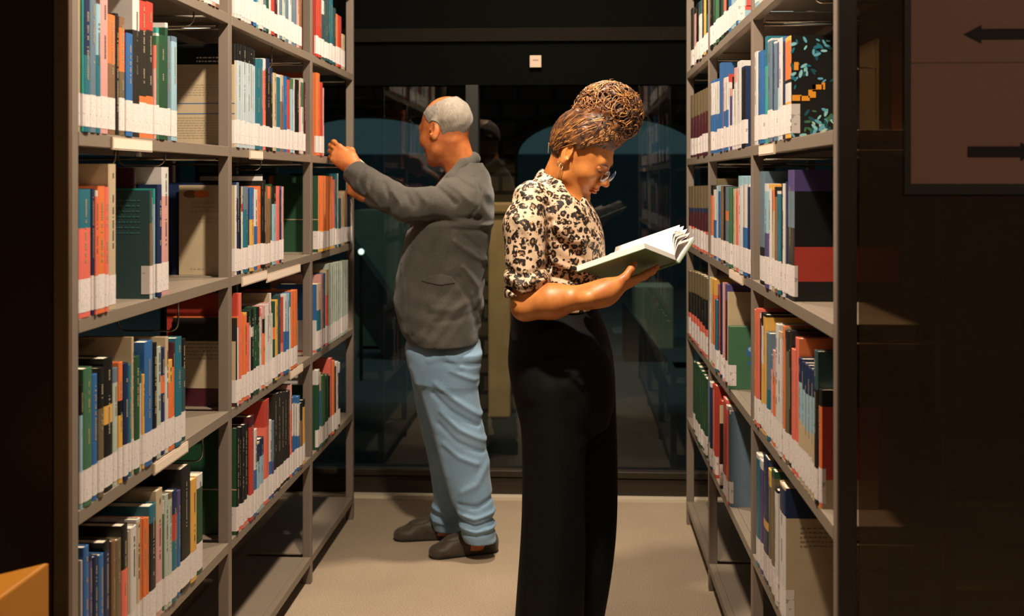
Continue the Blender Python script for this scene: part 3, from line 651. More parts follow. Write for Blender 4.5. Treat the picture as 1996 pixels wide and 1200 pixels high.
def smooth_lev(rows, n=4):      # Catmull-Rom through the given levels
    A = np.array(sorted(rows), float); out = []
    for i in range(len(A) - 1):
        p0, p1, p2, p3 = A[max(i-1, 0)], A[i], A[i+1], A[min(i+2, len(A)-1)]
        for j in range(n):
            t = j / n; q = 0.5 * ((2*p1) + (-p0+p2)*t + (2*p0-5*p1+4*p2-p3)*t*t + (-p0+3*p1-3*p2+p3)*t**3); q[0] = p1[0] + (p2[0]-p1[0])*t; out.append(q)
    out.append(A[-1]); return [list(q) for q in out]
class SDF:
    def __init__(s): s.ops = []
    def add(s, f, k=0.01): s.ops.append(('u', f, k)); return s
    def sub(s, f, k=0.01): s.ops.append(('s', f, k)); return s
    def cut(s, f, k=0.004): s.ops.append(('i', f, k)); return s
    def disp(s, f): s.ops.append(('d', f, 0)); return s
    def __call__(s, P):
        d = np.full(len(P), 1.0)
        for op, f, k in s.ops:
            if op == 'd': d = d + f(P); continue
            e = f(P)
            if op == 'u': h = np.maximum(k - np.abs(d - e), 0) / k; d = np.minimum(d, e) - h*h*k*0.25
            else:
                if op == 's': e = -e
                h = np.maximum(k - np.abs(d - e), 0) / k; d = np.maximum(d, e) + h*h*k*0.25
        return d
def sdf_mesh(f, lo, hi, h):
    lo = np.asarray(lo, float); hi = np.asarray(hi, float); Bk = 8
    n = np.ceil((hi - lo) / h / Bk).astype(int); N = n * Bk + 1
    ctr = [lo[i] + (np.arange(n[i]) + 0.5) * Bk * h for i in range(3)]
    G = np.stack(np.meshgrid(*ctr, indexing='ij'), -1).reshape(-1, 3)
    dc = f(G).reshape(n); lim = Bk * h * 0.87 * 1.5 + 0.012
    V = np.repeat(np.repeat(np.repeat(np.sign(dc), Bk, 0), Bk, 1), Bk, 2).astype(np.float32)
    V = np.pad(V, ((0, 1), (0, 1), (0, 1)), mode='edge')
    act = np.argwhere(np.abs(dc) < lim); o = np.arange(Bk + 1)
    off = np.stack(np.meshgrid(o, o, o, indexing='ij'), -1).reshape(-1, 3)
    for c0 in range(0, len(act), 400):
        idx = (act[c0:c0+400, None, :] * Bk + off[None]).reshape(-1, 3)
        V[idx[:, 0], idx[:, 1], idx[:, 2]] = f(lo + idx * h)
    S = V < 0
    cnt = np.zeros(tuple(N - 1), np.int8)
    for i in (0, 1):
        for j in (0, 1):
            for k in (0, 1): cnt += S[i:N[0]-1+i, j:N[1]-1+j, k:N[2]-1+k]
    cells = np.argwhere((cnt > 0) & (cnt < 8)); ids = -np.ones(tuple(N - 1), np.int32); ids[tuple(cells.T)] = np.arange(len(cells))
    corner = np.array([[i, j, k] for i in (0, 1) for j in (0, 1) for k in (0, 1)])
    val = np.stack([V[tuple((cells + c).T)] for c in corner], 1)
    acc = np.zeros((len(cells), 3)); num = np.zeros(len(cells))
    for a in range(8):
        for b in range(a + 1, 8):
            if np.abs(corner[a] - corner[b]).sum() != 1: continue
            m = (val[:, a] < 0) != (val[:, b] < 0); t = val[m, a] / (val[m, a] - val[m, b])
            acc[m] += corner[a] + t[:, None] * (corner[b] - corner[a]); num[m] += 1
    verts = lo + (cells + acc / num[:, None]) * h
    faces = []
    for ax in range(3):
        s0 = [slice(1, N[i]-1) for i in range(3)]; s1 = list(s0); s0[ax] = slice(0, N[ax]-1); s1[ax] = slice(1, N[ax])
        A, B = S[tuple(s0)], S[tuple(s1)]; u, w = [(1, 2), (2, 0), (0, 1)][ax]
        for flip in (False, True):
            e = np.argwhere((A & ~B) if not flip else (~A & B)); base = e + 1; base[:, ax] -= 1
            q = []
            for du, dw in ((0, 0), (-1, 0), (-1, -1), (0, -1)):
                c = base.copy(); c[:, u] += du; c[:, w] += dw; q.append(ids[tuple(c.T)])
            q = np.stack(q, 1); faces.append(q[:, ::-1] if flip else q)
    faces = np.concatenate(faces); faces = faces[(faces >= 0).all(1)]
    return verts, faces
def np_mesh(name, parts, parent, mats, mi=None, smooth=True):
    vs, fs, n = [], [], 0
    for v, f in parts: vs.append(v); fs.append(f + n); n += len(v)
    v = np.concatenate(vs); f = np.concatenate(fs)
    me = bpy.data.meshes.new(name); me.vertices.add(len(v)); me.vertices.foreach_set('co', v.astype(np.float32).ravel())
    me.loops.add(f.size); me.loops.foreach_set('vertex_index', f.astype(np.int32).ravel())
    me.polygons.add(len(f)); me.polygons.foreach_set('loop_start', np.arange(0, f.size, 4, dtype=np.int32)); me.polygons.foreach_set('loop_total', np.full(len(f), 4, np.int32))
    me.polygons.foreach_set('use_smooth', np.ones(len(f), bool)); me.update(calc_edges=True)
    o = link(name, me, parent, mats)
    if mi is not None: me.polygons.foreach_set('material_index', mi(v[f].mean(1)).astype(np.int32))
    return o
def fold(pts, w, amp, ylim=None):      # ridge (amp>0) or groove along a polyline
    segs = [(np.asarray(pts[i], float), np.asarray(pts[i+1], float)) for i in range(len(pts)-1)]
    def f(P):
        best = np.full(len(P), 9.0)
        for a, b in segs:
            ab = (b - a)[[0, 2]]; d = P[:, [0, 2]] - a[[0, 2]]; t = np.clip(d @ ab / max(ab @ ab, 1e-9), 0, 1)
            q = d - t[:, None] * ab; best = np.minimum(best, (q * q).sum(1))
        g = -amp * np.exp(-best / (w * w))
        if ylim is not None: g = g * np.clip((ylim - P[:, 1]) / 0.03 + 0.5, 0, 1)
        return g
    return f
def ripple(dirv, wl, amp, seed=0, warp=0.02):
    dirv = unit(dirv); rg = np.random.RandomState(seed); ph = rg.rand(6) * 6.28; k = rg.randn(6, 3) * 9
    def f(P):
        w_ = sum(np.sin(P @ k[i] + ph[i]) for i in range(3)) * warp
        m = 0.5 + 0.5 * np.sin(P @ k[3] + ph[3]) * np.sin(P @ k[4] + ph[4])
        return -amp * m * np.sin((P @ dirv + w_) * 6.283 / wl)
    return f
def rot(yaw, pitch=0.0, roll=0.0):     # columns: forward, left, up; pitch > 0 looks down
    R = Matrix.Rotation(yaw, 3, 'Z') @ Matrix.Rotation(pitch, 3, 'Y') @ Matrix.Rotation(roll, 3, 'X')
    return np.array(R)
# ------------------------------------------------------------------ head and hands
def head_sdf(kind):
    s = SDF(); m = kind == 'man'
    s.add(ell((-.014, 0, .032), (.096, .076, .086)), .01)
    s.add(ell((.028, 0, -.028), (.058, .060, .085)), .045)
    s.add(ell((.036, 0, -.078), (.046, .046 if m else .040, .038)), .03)
    for y in (-1, 1):
        s.add(cap((-.006, y*.054, -.040), (.010, y*.050, -.070), .014, .014), .03)
        s.add(cap((.008, y*.050, -.070), (.066, y*.014, -.104), .014, .013), .025)
        s.add(ell((.058, y*.040, -.026), (.028, .024, .024)), .025)
    s.add(ell((.078, 0, -.103), (.017, .019, .014)), .018)
    s.add(cap((.078, -.032, .020), (.078, .032, .020), .013 if m else .010), .02)
    for y in (-1, 1): s.sub(ell((.096, y*.031, .000), (.018, .019, .012)), .014)
    for y in (-1, 1):
        s.add(ell((.0745, y*.031, -.001), (.0135, .0155, .0125)), .004)
        s.sub(cap((.089, y*.020, -.0055), (.086, y*.043, -.0055), .0012), .003)
        s.add(cap((.086, y*.018, .006), (.083, y*.044, .005), .0030), .006)
    s.add(cap((.087, 0, .010), (.110, 0, -.028), .0068, .0100), .012)
    s.add(ell((.112, 0, -.031), (.0115, .0110, .0100)), .006)
    for y in (-1, 1):
        s.add(ell((.100, y*.0125, -.035), (.0110, .0075, .0080)), .005)
        s.sub(ell((.106, y*.0065, -.0425), (.006, .0032, .003)), .002)
    s.add(ell((.089, 0, -.054), (.012, .020, .014)), .012)
    s.add(ell((.0955, 0, -.0600), (.0085, .0225, .0050)), .004)
    s.add(ell((.0935, 0, -.0705), (.0090, .0190, .0060)), .004)
    s.sub(cap((.1045, 0, -.0650), (.086, .024, -.0658), .0013), .003); s.sub(cap((.1045, 0, -.0650), (.086, -.024, -.0658), .0013), .003)
    s.sub(ell((.0945, 0, -.0830), (.008, .016, .005)), .008)
    for y in (-1, 1):
        Re = rot(y * 0.42); Re = Re @ np.array(Matrix.Rotation(-0.15, 3, 'Y'))
        s.add(ell((-.014, y*.0795, -.004), (.0195, .0075, .0330), Re), .006)
        s.sub(ell((-.008, y*.0870, .003), (.0105, .0060, .0190), Re), .004)
        s.sub(ell((-.004, y*.0845, -.010), (.0065, .0085, .0085), Re), .004)
        s.add(cap((-.002, y*.078, -.006), (-.003, y*.079, -.016), .0045), .004)
        s.add(ell((-.010, y*.0795, -.032), (.0095, .0055, .0095), Re), .006)
    return s
def hand_prims(o, x, y, z, curls, thumb, spread=0.0, sc=1.0):
    # x: towards the fingers, y: thumb side, z: palm normal
    o = np.asarray(o, float); M = np.stack([unit(x), unit(y), unit(z)], 1)
    T = lambda *p: o + M @ (np.array(p) * sc)
    pr = []; base = [(.086, .0270), (.090, .0085), (.085, -.0095), (.077, -.0265)]
    for i, (bx, by) in enumerate(base):
        pr.append((cap(T(.004, by*.55, 0), T(bx, by, -.002), .0150*sc, .0110*sc), .012*sc if i else .004))
    pr.append((ell(T(.045, 0, .003), (.046*sc, .040*sc, .0145*sc), M), .012*sc))
    pr.append((cap(T(-.05, 0, 0), T(.01, 0, 0), .0225*sc, .0245*sc, (M[:, 2], .78)), .03*sc))
    seg = [(.043, .026, .021), (.047, .030, .022), (.043, .028, .021), (.034, .021, .019)]
    fing = []
    for i, (bx, by) in enumerate(base):
        p = T(bx, by, -.001); ang = 0.0; rr = (.0092, .0086, .0078, .0064); k = .0082/.0092 if i == 3 else 1
        sd = (1.5 - i) * spread; pts = [p]
        for j, L in enumerate(seg[i]):
            ang += math.radians(curls[i][j]); d = M @ np.array([math.cos(ang) * math.cos(sd), math.cos(ang)*math.sin(sd), math.sin(ang)])
            p = p + d * L * sc; pts.append(p)
        f = SDF()
        for j in range(3): f.add(cap(pts[j], pts[j+1], rr[j]*k*sc, rr[j+1]*k*sc), .003)
        for j in (0, 1, 2): f.add(ell(pts[j], np.array([.0098, .0098, .0098][j]) * k * sc * np.ones(3) * (1.03 if j else 1)), .004)
        pr.append((f, .0035)); fing.append(pts)
    tp = [T(*q) for q in thumb]; rr = (.0165, .0120, .0098, .0080)
    f = SDF()
    for j in range(3): f.add(cap(tp[j], tp[j+1], rr[j]*sc, rr[j+1]*sc), .005)
    pr.append((f, .010))
    return pr, fing, tp
def skin_nodes(base, deep):
    def f(nt, b):
        tc = nt.nodes.new('ShaderNodeTexCoord'); n = nt.nodes.new('ShaderNodeTexNoise'); n.inputs['Scale'].default_value = 28; n.inputs['Detail'].default_value = 5
        mx = nt.nodes.new('ShaderNodeMix'); mx.data_type = 'RGBA'; mx.inputs['A'].default_value = srgb(base); mx.inputs['B'].default_value = srgb(deep)
        r = nt.nodes.new('ShaderNodeMapRange'); r.inputs['From Min'].default_value = 0.4; r.inputs['From Max'].default_value = 0.75
        n2 = nt.nodes.new('ShaderNodeTexNoise'); n2.inputs['Scale'].default_value = 420; bp = nt.nodes.new('ShaderNodeBump'); bp.inputs['Strength'].default_value = 0.12; bp.inputs['Distance'].default_value = 0.001
        nt.links.new(tc.outputs['Object'], n.inputs['Vector']); nt.links.new(n.outputs[0], r.inputs['Value']); nt.links.new(r.outputs[0], mx.inputs['Factor'])
        nt.links.new(mx.outputs['Result'], b.inputs['Base Color']); nt.links.new(tc.outputs['Object'], n2.inputs['Vector']); nt.links.new(n2.outputs[0], bp.inputs['Height']); nt.links.new(bp.outputs[0], b.inputs['Normal'])
        b.inputs['Roughness'].default_value = 0.48; b.inputs['Subsurface Weight'].default_value = 0.08; b.inputs['Subsurface Radius'].default_value = (0.01, 0.004, 0.002); b.inputs['Subsurface Scale'].default_value = 0.5
    return f
SKW = node_mat('skin_tan', skin_nodes('#c07a3c', '#a65c28')); SKM = node_mat('skin_weathered', skin_nodes('#c0743e', '#a8552c'))
LIPS = mat('lips', '#b05c34', rough=0.4)
def fabric(name, c1, c2, scale, bump, rough=0.85, mixf=1.0, stretch=(1, 1, 1)):
    def f(nt, b):
        tc = nt.nodes.new('ShaderNodeTexCoord'); mp = nt.nodes.new('ShaderNodeMapping'); mp.inputs['Scale'].default_value = stretch
        n = nt.nodes.new('ShaderNodeTexNoise'); n.inputs['Scale'].default_value = scale; n.inputs['Detail'].default_value = 4
        n3 = nt.nodes.new('ShaderNodeTexNoise'); n3.inputs['Scale'].default_value = 7; n3.inputs['Detail'].default_value = 4
        ad = nt.nodes.new('ShaderNodeMath'); ad.operation = 'ADD'; ad.use_clamp = True
        sb = nt.nodes.new('ShaderNodeMath'); sb.operation = 'MULTIPLY_ADD'; sb.inputs[1].default_value = 0.8; sb.inputs[2].default_value = -0.4
        mx = nt.nodes.new('ShaderNodeMix'); mx.data_type = 'RGBA'; mx.inputs['A'].default_value = srgb(c1); mx.inputs['B'].default_value = srgb(c2)
        bp = nt.nodes.new('ShaderNodeBump'); bp.inputs['Strength'].default_value = bump; bp.inputs['Distance'].default_value = 0.002
        nt.links.new(tc.outputs['Object'], mp.inputs[0]); nt.links.new(mp.outputs[0], n.inputs['Vector']); nt.links.new(tc.outputs['Object'], n3.inputs['Vector'])
        nt.links.new(n3.outputs[0], sb.inputs[0]); nt.links.new(n.outputs[0], ad.inputs[0]); nt.links.new(sb.outputs[0], ad.inputs[1])
        nt.links.new(ad.outputs[0], mx.inputs['Factor']); nt.links.new(mx.outputs['Result'], b.inputs['Base Color'])
        nt.links.new(n.outputs[0], bp.inputs['Height']); nt.links.new(bp.outputs[0], b.inputs['Normal'])
        b.inputs['Roughness'].default_value = rough; b.inputs['Specular IOR Level'].default_value = 0.15; b.inputs['Sheen Weight'].default_value = 0.15
    return node_mat(name, f)
LINEN = fabric('grey_linen', '#2b2a26', '#58534b', 420, 0.25, stretch=(1, 1, 0.4))
DENIM = fabric('washed_blue_cotton', '#5c7b96', '#8ea8bd', 380, 0.25)
BLACKC = fabric('black_crepe', '#060605', '#0d0c0a', 300, 0.2, rough=0.75); BLACKC.node_tree.nodes['Principled BSDF'].inputs['Sheen Weight'].default_value = 0
LEATHER = fabric('brown_grey_leather', '#2f2820', '#4f453a', 90, 0.4, rough=0.45)

# ================================================================== the man
YM = 4.58
man = empty('person', (W(880, 600, YM)[0], YM, 0)); tag(man, 'grey-haired man in grey linen blazer and pale blue trousers reaching for a book', 'person')
def lv(rows, Yc):          # rows: v, uL, uR, b, optional dy  ->  loft levels (world)
    out = []
    for r in rows:
        v, ul, ur, b = r[:4]; Y = Yc + (r[4] if len(r) > 4 else 0)
        a_, b_ = W(ul, v, Y), W(ur, v, Y); out.append((a_[2], (a_[0]+b_[0])/2, Y, (b_[0]-a_[0])/2, b))
    return smooth_lev(out)
def person_mesh(name, parts, root, mats, mi=None):
    off = np.array(root.location)
    return np_mesh(name, [(v - off, f) for v, f in parts], root, mats, None if mi is None else (lambda c: mi(c + off)))
# head
HSM = 1.07; Rm = rot(math.pi - math.radians(33), math.radians(10), 0); Cm = W(868, 253, YM - 0.01)
hs = head_sdf('man')
def to_local(P, C, R, s): return ((P - C) @ R) / s
neck_m = W(903, 345, YM + 0.02)
def man_head(P):
    d = hs(to_local(P, Cm, Rm, HSM)) * HSM
    e = cap(Cm + Rm @ V3(-.030, 0, -.045), neck_m, .058, .064)(P); k = .03
    h = np.maximum(k - np.abs(d - e), 0) / k; return np.minimum(d, e) - h*h*k*.25
mh = sdf_mesh(man_head, Cm - V3(.17, .17, .22), Cm + V3(.19, .17, .17), .0026)

def hand_at(wrist, knuckle, thumb_hint, curls, thumb, sc, spread=0.0):
    x = unit(knuckle - wrist); y = unit(thumb_hint - x * (thumb_hint @ x)); z = np.cross(x, y)
    return hand_prims(wrist, x, y, z, curls, thumb, spread, sc), (x, y, z)
def mesh_of(prims, pad, h):
    s = SDF()
    for f, k in prims: s.add(f, k)
    return s
# near (left) hand closed on the book it pulls
w_near = W(686, 321, 4.43)
(hp, fing_m, _t), _fr = hand_at(w_near, W(650, 294, 4.455), V3(0.45, 0.1, 0.9), [(25, 45, 25), (32, 48, 28), (38, 48, 28), (44, 48, 28)], [(.018, .026, .004), (.045, .042, .020), (.070, .036, .036), (.088, .022, .044)], 1.0)
sN = SDF()
for f, k in hp: sN.add(f, k)
el_n = W(795, 402, 4.33); sh_n = W(903, 385, 4.42)
sN.add(cap(w_near, W(730, 355, 4.365), .027, .036), .02)
mN = sdf_mesh(sN, w_near - V3(.18, .14, .15), w_near + V3(.13, .16, .13), .0026)
# far (right) hand, half hidden behind the near sleeve
w_far = W(710, 378, 4.84)
(hp2, _a, _b), _fr = hand_at(w_far, W(692, 368, 4.86), V3(0.1, 0, 1), [(50, 45, 25)] * 4, [(.018, .026, .004), (.045, .040, .020), (.070, .036, .035), (.088, .024, .042)], .9)
sF = SDF()
for f, k in hp2: sF.add(f, k)
sF.add(cap(w_far, W(748, 391, 4.85), .026, .030), .02)
mF = sdf_mesh(sF, w_far - V3(.18, .14, .13), w_far + V3(.13, .14, .13), .0034)
# the rest of the body under the clothes
Pm = lambda u, v, Y: W(u, v, Y)
sB = SDF()
sB.add(cap(W(903, 345, YM+.02), W(890, 400, YM), .06, .10), .03).add(ell(W(888, 410, YM), (.095, .16, .13)), .05).add(ell(W(872, 540, YM), (.09, .14, .16)), .06).add(ell(W(868, 640, YM), (.095, .15, .11)), .05)
for shp, el, wr_ in ((sh_n, el_n, w_near), (W(880, 385, 4.76), W(800, 410, 4.86), w_far)):
    sB.add(cap(shp, el, .048, .040), .03).add(cap(el, wr_, .040, .028), .02)
sB.add(cap(W(880, 670, 4.51), W(905, 850, 4.49), .075, .052), .03).add(cap(W(905, 850, 4.49), W(935, 1045, 4.53), .050, .036), .02)
sB.add(cap(W(845, 670, 4.67), W(860, 860, 4.68), .070, .050), .03).add(cap(W(860, 860, 4.68), W(872, 1020, 4.73), .048, .034), .02)
ankN, ankF = W(928, 1060, 4.55), W(868, 1028, 4.74)
sB.add(cap(W(932, 1040, 4.54), W(922, 1078, 4.555), .036, .036), .01).add(cap(W(870, 1012, 4.73), W(862, 1045, 4.735), .034, .034), .01)
mBd = sdf_mesh(sB, (W(680, 400, 4.5)[0] - .05, 4.2, .02), (W(960, 400, 4.5)[0] + .05, 5.0, 1.5), .008)
def man_mi(c):
    q = to_local(c, Cm, Rm, HSM); return ((q[:, 0] > .085) & (np.abs(q[:, 1]) < .021) & (q[:, 2] > -.0775) & (q[:, 2] < -.0560) & (np.abs(q).max(1) < .15)).astype(int)
body = person_mesh('body', [mh, mN, mF, mBd], man, [SKM, mat('lips_man', '#9a5238', rough=.5)], man_mi)
# hair: short grey, thin over the crown
HAIRG = fabric('short_grey_hair', '#574f46', '#988e81', 190, 0.9, rough=0.7, stretch=(1, 1, 0.3))
def man_hair(P):
    q = to_local(P, Cm, Rm, HSM); d = hs(q) - .0045 + np.sin(q @ V3(160, 90, 40)) * .0006 + np.sin(q @ V3(-70, 140, 120)) * .0006
    # hairline: behind the temples, above the ear, down to the nape
    line = np.maximum(q[:, 0] - (.050 + .25 * (q[:, 2] - .03)), -(q[:, 2] - (-.035 + np.clip(q[:, 0] + .045, 0, 1) * 1.15)))
    ear = .028 - np.sqrt(((q - V3(-.010, 0, -.006)) * V3(1, 0, .85))[:, [0, 2]].__pow__(2).sum(1)); ear = np.where(np.abs(q[:, 1]) > .05, ear, -1)
    crown = .072 - np.sqrt(((q - V3(.030, 0, .118)) * V3(.75, 1, 1)).__pow__(2).sum(1))
    return np.maximum(np.maximum(d, line), np.maximum(ear, crown)) * HSM
mhh = sdf_mesh(man_hair, Cm - V3(.15, .15, .15), Cm + V3(.15, .15, .15), .0026)
person_mesh('hair', [mhh], man, [HAIRG])
# eyebrows, spectacles
def local_tubes(name, C, R, s, tubes, m, root, seg=6):
    mb = MB(); off = np.array(root.location)
    for pts, r in tubes: mb.tube([tuple(C + R @ (np.array(p) * s) - off) for p in pts], [x * s for x in r] if isinstance(r, list) else r * s, seg)
    return mb.build(name, m, root, smooth=True)
for y in (-1, 1):
    local_tubes('eyebrow', Cm, Rm, HSM, [([(.094, y*.014, .020), (.093, y*.030, .024), (.084, y*.046, .018)], [.003, .0038, .002])], HAIRG, man)
# ---- blazer
zc = [ (318, 898, 940, .075), (332, 880, 950, .115), (350, 862, 957, .165), (378, 835, 961, .215), (415, 808, 962, .235), (450, 796, 957, .225), (500, 783, 949, .215), (545, 774, 944, .21), (585, 771, 941, .215), (625, 779, 938, .22), (648, 790, 935, .222), (664, 800, 933, .222)]
jk = SDF(); JL = lv(zc, YM); jk.add(loft(JL, 2.4), .01)
slv = SDF(); slv.add(cap(sh_n, el_n, .068, .060), .05).add(cap(el_n, W(712, 352, 4.37), .060, .054), .02).add(cap(W(712, 352, 4.37), W(693, 337, 4.40), .054, .050), .008)
slv.cut(lambda P: (P - W(687, 333, 4.41)) @ unit(W(668, 312, 4.43) - W(700, 346, 4.39)), .006).sub(cap(W(700, 342, 4.40), W(670, 313, 4.44), .036, .042), .004)
jk.add(slv, .045)
jk.add(cap(W(883, 388, 4.74), W(800, 410, 4.86), .066, .050), .04).add(cap(W(800, 410, 4.86), W(728, 385, 4.84), .050, .042), .02)
# folds of the linen
Fd = lambda pts, w_, a_, yl=YM: jk.disp(fold([W(u, v, 4.4) for u, v in pts], w_, a_, yl))
for pts, w_, a_ in (([(742, 350), (735, 380), (745, 405)], .010, .007), ([(758, 358), (768, 385), (765, 415)], .009, -.006), ([(775, 372), (790, 395), (788, 425)], .010, .008), ([(800, 378), (812, 400), (806, 428)], .009, -.006),
                    ([(822, 372), (838, 392), (836, 424)], .011, .006), ([(715, 330), (708, 352), (716, 372)], .008, -.006), ([(725, 338), (722, 362), (730, 385)], .008, .006), ([(850, 362), (872, 378), (890, 395)], .010, -.006),
                    ([(862, 345), (900, 372), (918, 392)], .011, .006), ([(880, 342), (922, 368)], .009, -.005), ([(780, 440), (850, 428), (930, 428)], .014, -.016), ([(880, 425), (950, 440)], .010, .008), ([(885, 445), (945, 452)], .009, -.006),
                    ([(890, 470), (925, 500), (945, 512)], .012, .006), ([(900, 455), (930, 485)], .010, -.005), ([(905, 520), (930, 560), (935, 610)], .010, .007), ([(895, 540), (915, 590), (925, 640)], .010, -.006),
                    ([(845, 600), (880, 604), (912, 590)], .014, .004), ([(850, 625), (885, 622), (925, 612)], .012, -.003),
                    ([(925, 345), (936, 372), (934, 402), (915, 425)], .006, -.006), ([(778, 520), (786, 560), (790, 610), (804, 655)], .007, -.004), ([(832, 600), (832, 648)], .020, -.003), ([(800, 560), (798, 640)], .018, .004), ([(878, 455), (875, 520)], .006, -.004), ([(945, 350), (958, 400), (952, 440)], .02, .004)):
    Fd(pts, w_, a_)
jk.disp(ripple((.5, .2, 1), .075, .0026, 3)).disp(ripple((1, .1, -.6), .05, .0020, 5))
# neck opening, sleeve opening, hem hollow
jk.sub(cap(Cm + Rm @ V3(-.02, 0, -.08), W(898, 350, YM), .064, .060), .006)
mj = sdf_mesh(jk, (W(660, 400, 4.4)[0], 4.18, W(0, 672, 4.5)[2]), (W(975, 400, 4.6)[0], 5.02, W(0, 290, 4.6)[2]), .0043)
blz = person_mesh('blazer', [mj], man, [LINEN])
def region(poly, Y):            # distance to a polygon drawn on the near side of the garment
    q = [W(u, v, Y)[[0, 2]] for u, v in poly]; n = len(q); cc = sum(q) / n; pl = []
    for i in range(n):
        a, b = q[i], q[(i+1) % n]; e = b - a; m = np.array([e[1], -e[0]]) / np.linalg.norm(e); m = m if (cc - a) @ m < 0 else -m; pl.append((a, m))
    return lambda P: np.maximum(np.max([(P[:, [0, 2]] - a) @ m for a, m in pl], 0), P[:, 1] - Y + .13 - .13)
def patch(base, poly, Y, lift, h, name, root, m, ymax):
    rg_ = region(poly, Y); f = lambda P: np.maximum(np.maximum(base(P) - lift, rg_(P) - .0), np.maximum(P[:, 1] - ymax, -base(P) - .010))
    q = np.array([W(u, v, Y) for u, v in poly]); lo = q.min(0) - V3(.01, .30, .01); hi = q.max(0) + V3(.01, .02, .01)
    return person_mesh(name, [sdf_mesh(f, lo, V3(hi[0], ymax + .01, hi[2]), h)], root, [m])
patch(jk, [(833, 546), (836, 535), (850, 528), (872, 525), (892, 530), (898, 541), (896, 552), (870, 546), (846, 549)], 4.6, .0042, .003, 'pocket_flap', man, LINEN, YM - .06)
# collar rolled round the neck, cuffs
col = SDF(); cpts = [W(868, 372, 4.44), W(880, 345, 4.475), W(903, 318, 4.52), W(922, 306, 4.58), W(918, 306, 4.645), W(890, 322, 4.69), W(868, 345, 4.70)]
for i in range(len(cpts) - 1): col.add(cap(cpts[i] - V3(0, 0, .008), cpts[i+1] - V3(0, 0, .008), .026, .026, (unit(V3(-.5, 0, 1)), 1.0)), .012)
col.sub(cap(Cm + Rm @ V3(-.02, 0, -.06), W(896, 350, YM), .0585, .058), .004)
mc = sdf_mesh(col, W(860, 380, 4.4) - V3(.04, .04, .03), W(930, 290, 4.7) + V3(.05, .05, .03), .0034)
person_mesh('collar', [mc], man, [LINEN])
cf = SDF(); cf.add(cap(W(700, 331, 4.42), W(692, 323, 4.432), .033, .032), .004); cf.sub(cap(W(708, 337, 4.41), W(676, 310, 4.45), .028, .028), .003)
person_mesh('shirt_cuff', [sdf_mesh(cf, W(692, 324, 4.43) - V3(.06, .06, .06), W(692, 324, 4.43) + V3(.06, .06, .06), .003)], man, [mat('shirt_cotton', '#d8c0b4', rough=.8)])
# ---- trousers
tr = SDF()
legF = lv([(690, 797, 872, .095, 0), (740, 803, 876, .093, .005), (790, 812, 880, .088, .01), (840, 822, 886, .082, .01), (890, 834, 893, .078, .015), (940, 842, 899, .074, .03), (975, 845, 903, .070, .05), (1000, 839, 905, .072, .06), (1018, 842, 902, .068, .065), (1030, 846, 900, .064, .065)], 4.665)
legN = lv([(690, 803, 936, .100), (740, 815, 930, .098), (790, 828, 936, .092), (840, 842, 944, .086), (890, 856, 951, .080), (940, 869, 957, .076), (975, 880, 961, .074), (1000, 893, 963, .074), (1020, 896, 964, .076), (1040, 900, 966, .074), (1053, 906, 968, .070)], 4.505)
hip = lv([(640, 800, 930, .165), (670, 793, 935, .175), (700, 797, 934, .175), (730, 806, 930, .165)], 4.585)
tr.add(loft(hip, 2.5), .01).add(loft(legN, 2.2), .05).add(loft(legF, 2.2), .03)
Ft = lambda pts, w_, a_, yl=4.62: tr.disp(fold([W(u, v, 4.43) for u, v in pts], w_, a_, yl))
for pts, w_, a_ in (([(850, 745), (885, 775), (935, 812)], .010, .008), ([(845, 765), (880, 800), (930, 832)], .009, -.007), ([(860, 800), (895, 835), (945, 862)], .010, .007), ([(855, 825), (890, 860), (940, 885)], .009, -.006),
                    ([(865, 865), (895, 890), (930, 905)], .010, .007), ([(880, 720), (925, 742)], .009, .006), ([(870, 705), (930, 712)], .008, -.006), ([(838, 700), (870, 690), (900, 712)], .012, .005), ([(800, 720), (850, 850), (868, 930)], .016, .004),
                    ([(900, 960), (930, 945), (955, 900)], .012, .005), ([(893, 1003), (925, 1012), (962, 1003)], .0075, .010), ([(893, 1016), (925, 1027), (964, 1018)], .006, -.010), ([(896, 1030), (928, 1037), (964, 1032)], .007, .009),
                    ([(900, 1042), (930, 1046), (966, 1042)], .005, -.006), ([(895, 985), (930, 990), (960, 975)], .009, -.008)):
    Ft(pts, w_, a_)
for pts, w_, a_ in (([(842, 990), (870, 1000), (898, 996)], .007, .009), ([(840, 1003), (870, 1012), (898, 1008)], .006, -.009), ([(842, 1016), (870, 1022), (898, 1018)], .006, .007), ([(820, 800), (850, 880)], .012, .004)):
    tr.disp(fold([W(u, v, 4.66) for u, v in pts], w_, a_))
tr.disp(ripple((.7, 0, 1), .06, .0012, 9))
tr.sub(cap(W(930, 1045, 4.54), W(930, 1075, 4.55), .048, .050), .004).sub(cap(W(872, 1022, 4.73), W(872, 1050, 4.735), .046, .048), .004)
mt = sdf_mesh(tr, (W(780, 700, 4.5)[0] - .02, 4.36, .03), (W(975, 700, 4.5)[0] + .03, 4.88, W(0, 640, 4.6)[2]), .005)
person_mesh('trousers', [mt], man, [DENIM])
